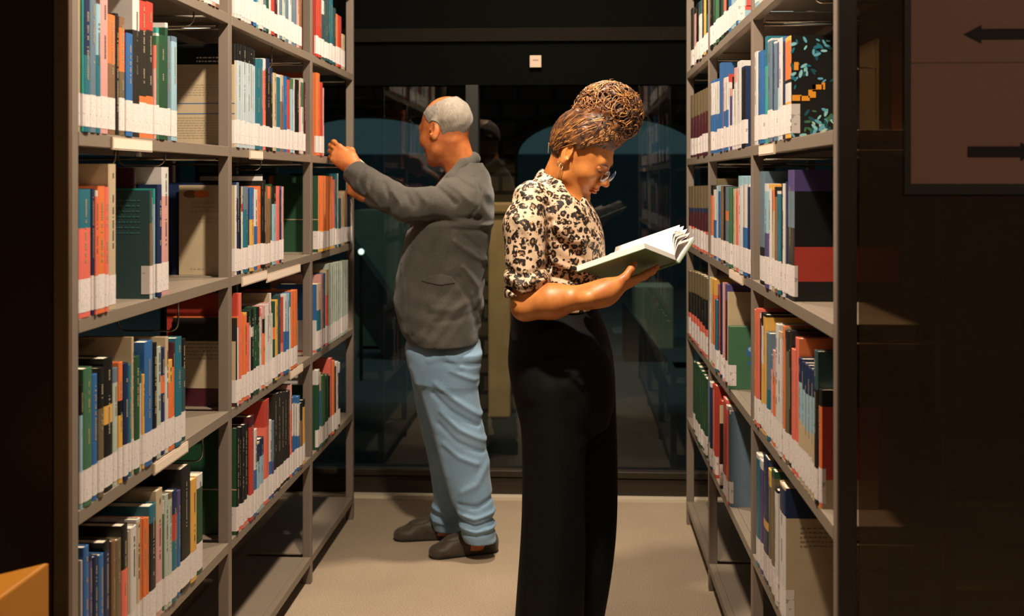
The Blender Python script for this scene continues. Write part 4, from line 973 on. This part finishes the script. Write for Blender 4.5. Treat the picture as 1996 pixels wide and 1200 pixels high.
# ---- shoes (loafers)
def shoe(name, heel, toe, label, root, L=.275, mats=None):
    x = unit(V3(toe[0] - heel[0], toe[1] - heel[1], 0)); M = np.stack([x, np.cross((0, 0, 1), x), V3(0, 0, 1)], 1); o = V3(heel[0], heel[1], 0)
    s = SDF(); k = L / .275
    s.add(cap((.040, 0, .042), (.19, 0, .026), .040, .036, (V3(0, 1, 0), .98)), .02).add(ell((.212, .002, .024), (.062, .046, .030)), .02).add(ell((.128, 0, .052), (.085, .037, .035)), .03)
    s.add(ell((.036, 0, .040), (.038, .036, .044)), .015).add(cap((.03, 0, .006), (.235, .002, .006), .034, .038), .01)
    s.cut(lambda P: -P[:, 2] + .001, .002).cut(lambda P: P[:, 2] - .100, .002)
    s.sub(ell((.062, 0, .098), (.060, .031, .050)), .006)
    a = np.linspace(0, math.pi, 9); arc = [V3(.215 + .030 * math.sin(t), .030 * math.cos(t), .050) for t in a]
    s.disp(lambda P: .0022 * np.exp(-((np.sqrt(((P[:, 0] - .165) / 1.9) ** 2 + P[:, 1] ** 2) - .029) / .003) ** 2) * (P[:, 2] > .03) * (P[:, 0] > .12))
    s.disp(lambda P: .0020 * np.exp(-((P[:, 2] - .010) / .002) ** 2))
    f = lambda P: s(((P - o) @ M) / k) * k
    c = o + M @ V3(.137, 0, .05) * k
    vs = sdf_mesh(f, c - V3(.20, .16, .06), c + V3(.20, .16, .07), .003)
    ob = np_mesh(name, [(vs[0] - np.array(root.location), vs[1])], root, mats, lambda q: (q[:, 2] < .010).astype(int))
    return ob
SOLE = mat('shoe_sole', '#15120e', rough=.7)
shoe('shoe', W(969, 1076, 4.60)[:2], W(838, 1090, 4.50)[:2], '', man, mats=[LEATHER, SOLE]); shoe('shoe', W(900, 1050, 4.765)[:2], W(773, 1056, 4.72)[:2], '', man, mats=[LEATHER, SOLE])

# ================================================================== the woman
YW = 3.30
wom = empty('person', (W(1085, 600, YW)[0], YW, 0)); tag(wom, 'woman with curly brown topknot, leopard print blouse and black trousers reading an open book', 'person')
HSW = .93; Rw = rot(math.radians(-20), math.radians(33), 0); Cw = W(1132, 301, 3.27)
hw_ = head_sdf('woman'); neck_w = W(1076, 388, YW)
def w_head(P):
    d = hw_(to_local(P, Cw, Rw, HSW)) * HSW
    e = cap(Cw + Rw @ V3(-.028, 0, -.040), neck_w, .043, .052)(P); k = .02
    h = np.maximum(k - np.abs(d - e), 0) / k; d = np.minimum(d, e) - h*h*k*.25
    e = ell(W(1088, 437, YW - .02), (.082, .13, .085))(P); h = np.maximum(.04 - np.abs(d - e), 0) / .04; return np.minimum(d, e) - h*h*.04*.25
wh = sdf_mesh(w_head, Cw - V3(.19, .19, .30), Cw + V3(.17, .17, .14), .0022)
# ---- the open book she holds
bA, bB, bC, bE = W(1125, 529, 3.15), W(1257, 484, 3.05), W(1318, 508, 3.20), W(1352, 464, 3.33)
bD = bA + bC - bB; bn = unit(np.cross(bB - bA, bC - bB)); TK = .0155
ob = empty('open_book', tuple(bC)); tag(ob, 'open green-covered book with white pages held in the woman\'s hand', 'book')
def slab(mb, P4, n, t0, t1, mi=0):
    o = bC; q = [np.array(p) - o for p in P4]; k = len(mb.v)
    mb.v += [tuple(p + n * t0) for p in q] + [tuple(p + n * t1) for p in q]
    for f in ((3, 2, 1, 0), (4, 5, 6, 7), (0, 1, 5, 4), (1, 2, 6, 5), (2, 3, 7, 6), (3, 0, 4, 7)): mb.f.append(tuple(k + i for i in f)); mb.m.append(mi)
    return mb
GCOV = mat('green_book_cover', '#5a6e48', rough=.5, var=.12, vscale=9)
WPG = mat('white_pages', '#dcd6cf', rough=.7, var=.05, vscale=60)
ux, uy = unit(bB - bA), unit(bC - bB)
slab(MB(), (bA - ux*.003 - uy*.003, bB + ux*.003 - uy*.003, bC + ux*.003, bD - ux*.003), bn, -.0025, 0).build('cover', GCOV, ob, bevel=.0008)
slab(MB(), (bA, bB, bC - uy*.002, bD - uy*.002), bn, .0002, TK).build('pages', WPG, ob)
bF = bD + (bE - bC); n2 = unit(np.cross(bB - bA, bE - bC))
slab(MB(), (bD - ux*.003 + uy*.012, bC + ux*.003 + uy*.012, bE + ux*.003, bF - ux*.003), n2, -.006, -.0035).build('cover', GCOV, ob, bevel=.0008)
slab(MB(), (bD + uy*.012, bC + uy*.012, bE, bF), n2, -.003, .003).build('pages', WPG, ob)
mb = MB()
mb.tube([tuple(bD - bC - bn*.004 + uy*.006), tuple(-bn*.004 + uy*.006)], .004, 8).build('spine', GCOV, ob, smooth=True)
for i, (lift, reach, bul) in enumerate(((.020, .96, .020), (.034, .93, .030), (.048, .86, .040), (.060, .74, .046))):   # leaves standing up from the gutter
    mb = MB(); N = 12; base = bn * TK * .8 - uy * .004
    for j in range(N):
        P = []
        for t in (j / N, (j+1) / N):
            c = (bE - bC) * t * reach + n2 * (lift * t + bul * math.sin(math.pi * min(1, t * 1.25)) * .55) + base * (1 - t); P.append(c)
        a = bD - bC
        for e in (0, 1): pass
        mb.quad(tuple(P[0]), tuple(P[1]), tuple(P[1] + a), tuple(P[0] + a))
        mb.quad(tuple(P[0] + n2*.0004), tuple(P[0] + a + n2*.0004), tuple(P[1] + a + n2*.0004), tuple(P[1] + n2*.0004))
    mb.build('leaf', WPG, ob, smooth=True)
# ---- arms and hands
w_r = W(1176, 571, 3.075); fin = W(1298, 524, 3.215)
x_ = unit(fin - w_r); z_ = unit(bn - x_ * (bn @ x_)); y_ = -np.cross(z_, x_)
sh = (w_r - bA) @ bn
print('wrist below cover', sh)
hpr, fw, tw_ = hand_prims(w_r, x_, y_, z_, [(2, 7, 5), (2, 8, 5), (3, 8, 6), (4, 10, 8)], [(.020, .026, .004), (.050, .043, .012), (.074, .051, .026), (.094, .050, .036)], .05, 1.0)
sR = SDF()
for f, k in hpr: sR.add(f, k)
elb = W(1024, 597, 3.10); sR.add(cap(elb, W(1075, 587, 3.08), .033, .0355), .02).add(cap(W(1075, 587, 3.08), w_r, .0355, .024), .05)
sR.add(cap(W(1028, 560, 3.11), elb, .040, .031), .03)
mR = sdf_mesh(sR, W(1000, 620, 3.05) - V3(.04, .06, .04), W(1320, 500, 3.25) + V3(.04, .04, .04), .0024)
w_l = W(1233, 532, 3.37); x2 = unit(W(1288, 499, 3.31) - w_l); z2 = unit(n2 - x2 * (n2 @ x2)); y2 = np.cross(z2, x2)
hpl, _a, _b = hand_prims(w_l, x2, y2, z2, [(5, 8, 5)] * 4, [(.020, .026, .004), (.045, .040, .0), (.072, .046, -.004), (.094, .046, -.006)], .05, .90)
sL = SDF()
for f, k in hpl: sL.add(f, k)
elbL = W(1118, 562, 3.49); sL.add(cap(elbL, w_l, .036, .025), .02)
mL = sdf_mesh(sL, W(1100, 600, 3.2) - V3(.04, .06, .04), W(1340, 470, 3.55) + V3(.04, .06, .04), .0032)
sB2 = SDF(); sB2.add(ell(W(1085, 440, YW), (.085, .145, .12)), .02).add(ell(W(1085, 540, YW), (.075, .12, .12)), .06).add(ell(W(1095, 660, YW), (.10, .145, .12)), .06)
sB2.add(cap(W(1044, 410, 3.165), W(1028, 560, 3.11), .034, .034), .02).add(cap(W(1095, 390, 3.45), elbL, .042, .036), .02)
sB2.add(cap(W(1078, 700, 3.22), W(1085, 960, 3.22), .075, .05), .03).add(cap(W(1085, 960, 3.22), V3(W(1078, 1200, 3.22)[0], 3.22, .07), .05, .034), .02)
sB2.add(cap(W(1120, 700, 3.38), W(1135, 960, 3.40), .075, .05), .03).add(cap(W(1135, 960, 3.40), V3(W(1120, 1200, 3.42)[0], 3.42, .07), .05, .034), .02)
mB2 = sdf_mesh(sB2, (W(985, 600, 3.1)[0], 3.0, .02), (W(1230, 600, 3.5)[0], 3.62, 1.5), .008)
def w_mi(c):
    q = to_local(c, Cw, Rw, HSW); return ((q[:, 0] > .082) & (np.abs(q[:, 1]) < .022) & (q[:, 2] > -.0775) & (q[:, 2] < -.0558) & (np.abs(q).max(1) < .15)).astype(int)
person_mesh('body', [wh, mR, mL, mB2], wom, [SKW, LIPS], w_mi)
# ---- blouse
def leopard(nt, b):
    N = nt.nodes.new; L = nt.links.new
    tc = N('ShaderNodeTexCoord'); nz = N('ShaderNodeTexNoise'); nz.inputs['Scale'].default_value = 55; nz.inputs['Detail'].default_value = 2
    mxv = N('ShaderNodeMix'); mxv.data_type = 'VECTOR'; mxv.inputs['Factor'].default_value = .018
    L(tc.outputs['Object'], nz.inputs['Vector']); L(tc.outputs['Object'], mxv.inputs['A']); L(nz.outputs['Color'], mxv.inputs['B'])
    v = N('ShaderNodeTexVoronoi'); v.inputs['Scale'].default_value = 49; v.inputs['Randomness'].default_value = .75; L(mxv.outputs['Result'], v.inputs['Vector'])
    def ramp(src, stops):
        r = N('ShaderNodeValToRGB'); e = r.color_ramp.elements
        e[0].position, e[0].color = stops[0][0], (stops[0][1],) * 3 + (1,); e[1].position, e[1].color = stops[-1][0], (stops[-1][1],) * 3 + (1,)
        for p, c in stops[1:-1]: x = e.new(p); x.color = (c,) * 3 + (1,)
        L(src, r.inputs[0]); return r.outputs[0]
    ring = ramp(v.outputs['Distance'], ((.17, 0), (.23, 1), (.49, 1), (.55, 0)))
    n2 = N('ShaderNodeTexNoise'); n2.inputs['Scale'].default_value = 95; n2.inputs['Detail'].default_value = 1; L(tc.outputs['Object'], n2.inputs['Vector'])
    brk = ramp(n2.outputs[0], ((.34, 0), (.40, 1)))
    m1 = N('ShaderNodeMath'); m1.operation = 'MULTIPLY'; L(ring, m1.inputs[0]); L(brk, m1.inputs[1])
    v2 = N('ShaderNodeTexVoronoi'); v2.inputs['Scale'].default_value = 70; L(tc.outputs['Object'], v2.inputs['Vector'])
    sp = ramp(v2.outputs['Distance'], ((.27, 1), (.34, 0))); far = ramp(v.outputs['Distance'], ((.55, 0), (.60, 1)))
    m2 = N('ShaderNodeMath'); m2.operation = 'MULTIPLY'; L(sp, m2.inputs[0]); L(far, m2.inputs[1])
    mx = N('ShaderNodeMath'); mx.operation = 'MAXIMUM'; L(m1.outputs[0], mx.inputs[0]); L(m2.outputs[0], mx.inputs[1])
    core = ramp(v.outputs['Distance'], ((.18, 1), (.26, 0)))
    c1 = N('ShaderNodeMix'); c1.data_type = 'RGBA'; c1.inputs['A'].default_value = srgb('#c8ab8e'); c1.inputs['B'].default_value = srgb('#8f6440'); L(core, c1.inputs['Factor'])
    c2 = N('ShaderNodeMix'); c2.data_type = 'RGBA'; L(mx.outputs[0], c2.inputs['Factor']); L(c1.outputs['Result'], c2.inputs['A']); c2.inputs['B'].default_value = srgb('#1c110a')
    L(c2.outputs['Result'], b.inputs['Base Color']); b.inputs['Roughness'].default_value = .6; b.inputs['Specular IOR Level'].default_value = .3
LEO = node_mat('leopard_print', leopard)
bl = SDF()
BL = lv([(340, 1048, 1100, .055, -.005), (355, 1034, 1118, .095), (372, 1020, 1134, .135), (395, 1018, 1152, .160), (425, 1014, 1168, .168), (460, 1012, 1177, .165), (495, 1012, 1180, .155), (530, 1012, 1176, .145), (560, 1020, 1168, .140), (590, 1024, 1164, .138), (600, 1024, 1162, .138)], YW)
bl.add(loft(BL, 2.3), .01)
ws = SDF(); ws.add(cap(W(1036, 388, 3.165), W(1024, 440, 3.13), .050, .056), .045).add(cap(W(1024, 440, 3.13), W(1027, 545, 3.11), .056, .057), .02)
ws.add(cap(W(1027, 548, 3.11), W(1027, 590, 3.105), .060, .058), .008)
ws.cut(lambda P: (P - W(1027, 577, 3.10)) @ unit(V3(.10, -.12, -1)), .004).sub(cap(W(1027, 572, 3.105), W(1027, 610, 3.10), .050, .052), .004)
bl.add(ws, .035)
bl.add(cap(W(1095, 390, 3.44), W(1110, 540, 3.48), .052, .055), .04)
Fb = lambda pts, w_, a_, yl=YW - .03: bl.disp(fold([W(u, v, 3.13) for u, v in pts], w_, a_, yl))
for pts, w_, a_ in (([(1066, 400), (1072, 450), (1070, 520)], .009, -.012), ([(1012, 372), (1050, 395), (1072, 420)], .010, .005), ([(1080, 440), (1120, 470), (1170, 470)], .010, .005), ([(1085, 470), (1130, 500), (1160, 520)], .010, -.005),
                    ([(1080, 510), (1110, 525), (1150, 535)], .009, .006), ([(1080, 540), (1120, 548), (1160, 550)], .008, -.006), ([(1095, 560), (1130, 575), (1160, 575)], .008, .006), ([(990, 520), (1020, 535), (1062, 520)], .008, -.006),
                    ([(988, 535), (1020, 552), (1064, 540)], .007, .006), ([(986, 552), (1022, 573), (1068, 556)], .005, -.007), ([(1000, 420), (1030, 450), (1050, 500)], .010, .005), ([(1125, 410), (1138, 470), (1140, 560)], .008, .005), ([(1145, 400), (1165, 450)], .010, -.004)):
    Fb(pts, w_, a_)
bl.disp(ripple((.6, .3, 1), .055, .0012, 11))
bl.sub(cap(Cw + Rw @ V3(-.03, 0, -.05), W(1082, 374, YW), .054, .064), .006)
bl.sub(cap(W(1112, 362, YW - .08), W(1131, 408, YW - .10), .052, .012), .006)
mbz = sdf_mesh(bl, (W(960, 500, 3.05)[0], 2.99, W(0, 602, 3.3)[2]), (W(1195, 500, 3.4)[0], 3.58, W(0, 325, 3.3)[2]), .0042)
person_mesh('blouse', [mbz], wom, [LEO])
cl = SDF(); cp = [W(1130, 414, 3.185), W(1108, 399, 3.165), W(1083, 368, 3.20), W(1056, 348, 3.265), W(1053, 345, 3.33), W(1075, 356, 3.385), W(1112, 372, 3.38), W(1140, 398, 3.33)]
rr_ = [.012, .020, .024, .022, .022, .022, .020, .012]
for i in range(len(cp) - 1): cl.add(cap(cp[i], cp[i+1], rr_[i], rr_[i+1], (unit(V3(-.4, -.9, .2)) if i < 3 else unit(V3(-1, 0, .3)), .45)), .008)
cl.add(ell(W(1100, 402, 3.158), (.026, .009, .017), rot(0, math.radians(40))), .01)
cl.sub(cap(Cw + Rw @ V3(-.028, 0, -.040), neck_w, .050, .060), .003)
person_mesh('collar', [sdf_mesh(cl, W(1040, 430, 3.17) - V3(.03, .06, .02), W(1150, 320, 3.4) + V3(.03, .08, .02), .003)], wom, [LEO])
tail = SDF(); tail.add(ell(W(1153, 589, 3.155), (.026, .02, .018)), .01); person_mesh('blouse_tail', [sdf_mesh(tail, W(1153, 589, 3.155) - V3(.05, .05, .05), W(1153, 589, 3.155) + V3(.05, .05, .05), .003)], wom, [LEO])
# ---- trousers, to the floor
tw = SDF()
hipw = lv([(588, 1006, 1163, .132), (610, 1000, 1170, .140), (640, 995, 1182, .158), (675, 993, 1192, .170), (710, 996, 1197, .172), (745, 1003, 1199, .168), (790, 1016, 1196, .150), (830, 1040, 1185, .12)], YW)
nearw = lv([(670, 1010, 1140, .07), (700, 1000, 1142, .090), (745, 1004, 1142, .100), (800, 1012, 1143, .102), (860, 1017, 1142, .102), (930, 1018, 1141, .103), (1000, 1017, 1141, .105), (1060, 1014, 1142, .108), (1130, 1009, 1140, .112), (1200, 1004, 1138, .116), (1270, 1000, 1136, .120), (1330, 996, 1134, .124)], 3.215)
farw = lv([(670, 1060, 1180, .06), (700, 1050, 1195, .085), (745, 1045, 1199, .100), (800, 1048, 1201, .100), (860, 1050, 1203, .100), (930, 1052, 1204, .102), (1000, 1052, 1203, .105), (1060, 1050, 1199, .108), (1130, 1045, 1190, .112), (1200, 1035, 1178, .116), (1265, 1030, 1170, .118), (1300, 1028, 1165, .120)], 3.395)
tw.add(loft(hipw, 2.3), .01).add(loft(nearw, 2.3), .05).add(loft(farw, 2.3), .012)
Fw = lambda pts, w_, a_: tw.disp(fold([W(u, v, 3.12) for u, v in pts], w_, a_, 3.3))
for pts, w_, a_ in (([(1030, 690), (1060, 665), (1100, 650)], .012, .006), ([(1035, 710), (1075, 690), (1110, 688)], .010, -.005), ([(1065, 700), (1110, 700), (1130, 705)], .008, .008), ([(1100, 722), (1130, 728)], .008, .006),
                    ([(1120, 735), (1135, 750)], .008, .007), ([(1060, 720), (1100, 735)], .010, -.004), ([(1070, 760), (1085, 1000), (1080, 1200)], .022, .005), ([(1035, 800), (1045, 1000), (1038, 1200)], .02, -.005), ([(1110, 780), (1120, 1000), (1115, 1200)], .018, -.004)):
    Fw(pts, w_, a_)
mtw = sdf_mesh(tw, (W(985, 700, 3.1)[0], 3.02, .006), (W(1225, 700, 3.4)[0], 3.58, W(0, 586, 3.3)[2]), .006)
person_mesh('trousers', [mtw], wom, [BLACKC])
SH = mat('black_shoe', '#0d0d0c', rough=.35)
hx = W(1040, 1200, 3.2)[0]
shoe('shoe', (hx, 3.22), (hx + .24, 3.20), '', wom, L=.245, mats=[SH, SOLE]); shoe('shoe', (hx + .05, 3.42), (hx + .29, 3.41), '', wom, L=.245, mats=[SH, SOLE])
# ---- hair: swept up to a big curly knot
def hair_nodes(nt, b):
    N = nt.nodes.new; L = nt.links.new; tc = N('ShaderNodeTexCoord'); n = N('ShaderNodeTexNoise'); n.inputs['Scale'].default_value = 34; n.inputs['Detail'].default_value = 6; n.inputs['Roughness'].default_value = .7
    r = N('ShaderNodeValToRGB'); r.color_ramp.elements[0].position = .40; r.color_ramp.elements[0].color = srgb('#1a0c06'); r.color_ramp.elements[1].position = .68; r.color_ramp.elements[1].color = srgb('#7d4a22')
    L(tc.outputs['Object'], n.inputs['Vector']); L(n.outputs[0], r.inputs[0]); L(r.outputs[0], b.inputs['Base Color']); b.inputs['Roughness'].default_value = .5; b.inputs['Specular IOR Level'].default_value = .45
HAIRB = node_mat('curly_brown_hair', hair_nodes)
bunC = W(1185, 221, 3.27); bunA = unit(bunC - Cw)
rgh = random.Random(5)
def w_hair(P):
    q = to_local(P, Cw, Rw, HSW); d = (ell((-.010, 0, .038), (.103, .087, .098))(q) - .002) * HSW
    # keep the face, ears and neck free
    face = np.minimum(q[:, 0] - (.062 - .35 * (.070 - q[:, 2])), .2); face = np.where(q[:, 2] > .082, -.01, face)
    low = -(q[:, 2] + .030 + np.clip(-q[:, 0] - .02, 0, .06) * .35 - np.clip(q[:, 0] + .028, 0, 1) * 1.25)
    ear = .031 - np.sqrt((((q - V3(-.010, 0, -.010)) * V3(1, 0, .80))[:, [0, 2]] ** 2).sum(1)); ear = np.where(np.abs(q[:, 1]) > .05, ear, -1)
    d = np.maximum(np.maximum(d, face), np.maximum(low, ear))
    e = np.sqrt((((P - bunC) / np.array([.098, .085, .088])) ** 2).sum(1)) * .08 - .072
    e = e + .006 * np.sin(P @ V3(140, 60, 40)) * np.sin(P @ V3(-50, 120, 90)) + .005 * np.sin(P @ V3(40, -90, 150))
    f = cap(Cw + Rw @ V3(.004, 0, .085), bunC, .074, .068)(P)
    for x, k in ((f, .02), (e, .02)):
        h = np.maximum(k - np.abs(d - x), 0) / k; d = np.minimum(d, x) - h*h*k*.25
    return d - .0014 * np.sin(q @ V3(30, 520, 30))
mhw = sdf_mesh(w_hair, Cw - V3(.17, .17, .16), Cw + V3(.22, .17, .24), .0027)
hair = person_mesh('hair', [mhw], wom, [HAIRB])
def vec_rand():
    return unit(V3(rgh.gauss(0, 1), rgh.gauss(0, 1), rgh.gauss(0, 1)))
mb = MB(); offw = np.array(wom.location)
for i in range(360):                       # ringlets over the knot
    d0 = vec_rand()
    if d0[2] < -.75: d0[2] *= -1
    t1 = unit(np.cross(d0, vec_rand())); t2 = np.cross(d0, t1); R0 = rgh.uniform(.012, .032); turns = rgh.uniform(.5, 1.3); ph = rgh.uniform(0, 6.28)
    base = bunC + d0 * np.array([.098, .086, .088]) * rgh.uniform(.84, .98); pts = []; n = 14
    for j in range(n):
        a = ph + turns * 6.28 * j / n; rr = R0 * (1 - .35 * j / n)
        p = base + t1 * rr * math.cos(a) + t2 * rr * math.sin(a) + d0 * .006 * math.sin(a * 2 + i)
        k = (p - bunC) / np.array([.098, .086, .088]); L_ = np.linalg.norm(k); p = bunC + (p - bunC) * (.98 + rgh.uniform(-.03, .04)) / max(L_, .6) if L_ > .6 else p
        pts.append(tuple(p - offw))
    r0 = rgh.uniform(.0009, .0023); mb.tube(pts, [r0 * (.6 + .4 * math.sin(math.pi * (j + .5) / n)) for j in range(n)], 5)
ST0 = len(mb.v)
# strands swept from the hairline up into the knot
for i in range(850):
    az = rgh.uniform(-2.6, 2.6); 
    x0, y0_ = math.cos(az), math.sin(az); ce = 1.0
    for _ in range(6):
        xx = -.010 + .103 * x0 * ce; zl = -.026 + 1.25 * max(0, xx + .028)
        if x0 > .55: zl = max(zl - .01, .058)
        se = max(-.85, min(.8, (zl - .038) / .098)); ce = math.sqrt(1 - se * se)
    s0 = V3(-.010 + .103 * x0 * ce, .087 * y0_ * ce, .038 + .098 * se + rgh.uniform(0, .02)); s1 = V3(.035 + rgh.uniform(-.035, .035), rgh.uniform(-.04, .04), .132)
    if s0[2] < .040 and -.046 < s0[0] < .030: continue
    pts = []; n = 10; amp = rgh.uniform(0, .0025)
    for j in range(n):
        t = j / (n - 1); p = s0 * (1 - t) + s1 * t; c = V3(-.010, 0, .038); v_ = (p - c) / V3(.103, .087, .098); L_ = np.linalg.norm(v_)
        p = c + (p - c) / L_ * (1.012 + .10 * t) + V3(0, amp * math.sin(9 * t + i), amp * math.cos(7 * t + i)); pts.append(tuple(Cw + Rw @ (p * HSW) - offw))
    r0 = rgh.uniform(.0006, .0015); mb.tube(pts, [r0 * (1 - .3 * j / n) for j in range(n)], 5)
ST1 = len(mb.v)
for i in range(26):                         # loose wisps at nape, temple and around the knot
    if i < 8: s0 = Cw + Rw @ (V3(-.078 + rgh.uniform(-.01, .01), rgh.uniform(-.045, .045), -.022) * HSW); dd = unit(V3(rgh.uniform(-.1, .25), -.1, -1)); ln = rgh.uniform(.015, .03)
    else: d0 = vec_rand(); d0[2] = abs(d0[2]); s0 = bunC + d0 * .088; dd = unit(d0 + vec_rand() * .7); ln = rgh.uniform(.008, .018)
    a_ = vec_rand(); pts = [tuple(s0 + dd * ln * t / 7 + a_ * .006 * math.sin(t * .9 + i) - offw) for t in range(8)]
    mb.tube(pts, [.0012 * (1 - t / 9) for t in range(8)], 4)
P_ = np.array(mb.v) + offw; e_ = .0015
for it in range(2):
    d_ = w_hair(P_); g_ = np.stack([(w_hair(P_ + np.eye(3)[k] * e_) - d_) / e_ for k in range(3)], 1); g_ /= np.linalg.norm(g_, axis=1)[:, None] + 1e-6
    P_[ST0:ST1] += (g_ * (np.clip(-d_ + .0008, -.02, .02) * .8)[:, None])[ST0:ST1]
mb.v = [tuple(q) for q in P_ - offw]
rgc = random.Random(3); tone = 0
for k in range(len(mb.m)):
    if k % 45 == 0: tone = rgc.choice((0, 1, 1, 3, 3, 2))
    mb.m[k] = tone
mb.build('hair_strands', [HAIRB, mat('hair_golden_brown', '#b57c3e', rough=.45), mat('hair_dark_brown', '#241209', rough=.5), mat('hair_mid_brown', '#7c4d26', rough=.5)], hair, smooth=True)
# ---- brows, lashes, glasses, earrings
HB = mat('eyebrow_hair', '#3a1e10', rough=.6)
for y in (-1, 1):
    local_tubes('eyebrow', Cw, Rw, HSW, [([(.0945, y*.013, .017), (.0935, y*.028, .021), (.085, y*.044, .016)], [.0018, .0026, .0012])], HB, wom)
    local_tubes('eyelashes', Cw, Rw, HSW, [([(.0905, y*.020, -.0050), (.0895, y*.031, -.0068), (.0850, y*.043, -.0050)], [.0010, .0017, .0012])], HB, wom)
GF = mat('clear_frame_plastic', '#d9c0a4', rough=.12, spec=.9)
gl = empty('eyeglasses', (0, 0, 0)); gl.parent = wom
gt = []
for y in (-1, 1):
    n = 22; c = V3(.112, y*.033, -.009); gt.append(([tuple(c + V3(-abs(math.cos(2*math.pi*i/n)) * 0 - .004 * (math.cos(2*math.pi*i/n) * y > 0), .0255 * math.cos(2*math.pi*i/n), .0205 * math.sin(2*math.pi*i/n))) for i in range(n + 1)], .0014))
gt.append(([(.112, -.0085, -.004), (.116, 0, -.001), (.112, .0085, -.004)], .0013))
local_tubes('rim', Cw, Rw, HSW, gt, GF, gl)
gl.location = (0, 0, 0)
for y in (-1, 1): local_tubes('temple_arm', Cw, Rw, HSW, [([(.109, y*.0590, -.003), (.100, y*.0715, -.001), (.050, y*.0765, .004), (.000, y*.0790, .008), (-.020, y*.0800, -.004)], .0013)], GF, gl)
mb = MB(); 
for y in (-1, 1):
    n = 20; k = len(mb.v); mb.v += [tuple(Cw + Rw @ (V3(.1115 - .004 * (math.cos(2*math.pi*i/n) * y > 0), y*.033 + .0250 * math.cos(2*math.pi*i/n), -.009 + .0200 * math.sin(2*math.pi*i/n)) * HSW) - offw) for i in range(n)]
    mb.f.append(tuple(range(k, k + n))); mb.m.append(0)
mb.build('lens', node_mat('spectacle_lens', glass_nodes((.97, .97, .96, 1), .6)), gl)
ELob = Cw + Rw @ (V3(-.010, -.082, -.041) * HSW) - offw; GOLD = mat('pale_gold', '#e3c38e', rough=.2, metal=.9)
for dx in (0, -.0075):
    MB().tube([tuple(ELob + V3(dx + .0065 * math.cos(a) * .5, -.002 + .003 * math.cos(a), -.007 - .0085 * math.sin(a) + (.006 if dx else 0))) for a in [2 * math.pi * i / 14 for i in range(15)]], .0011, 6).build('earring', GOLD, wom, smooth=True)
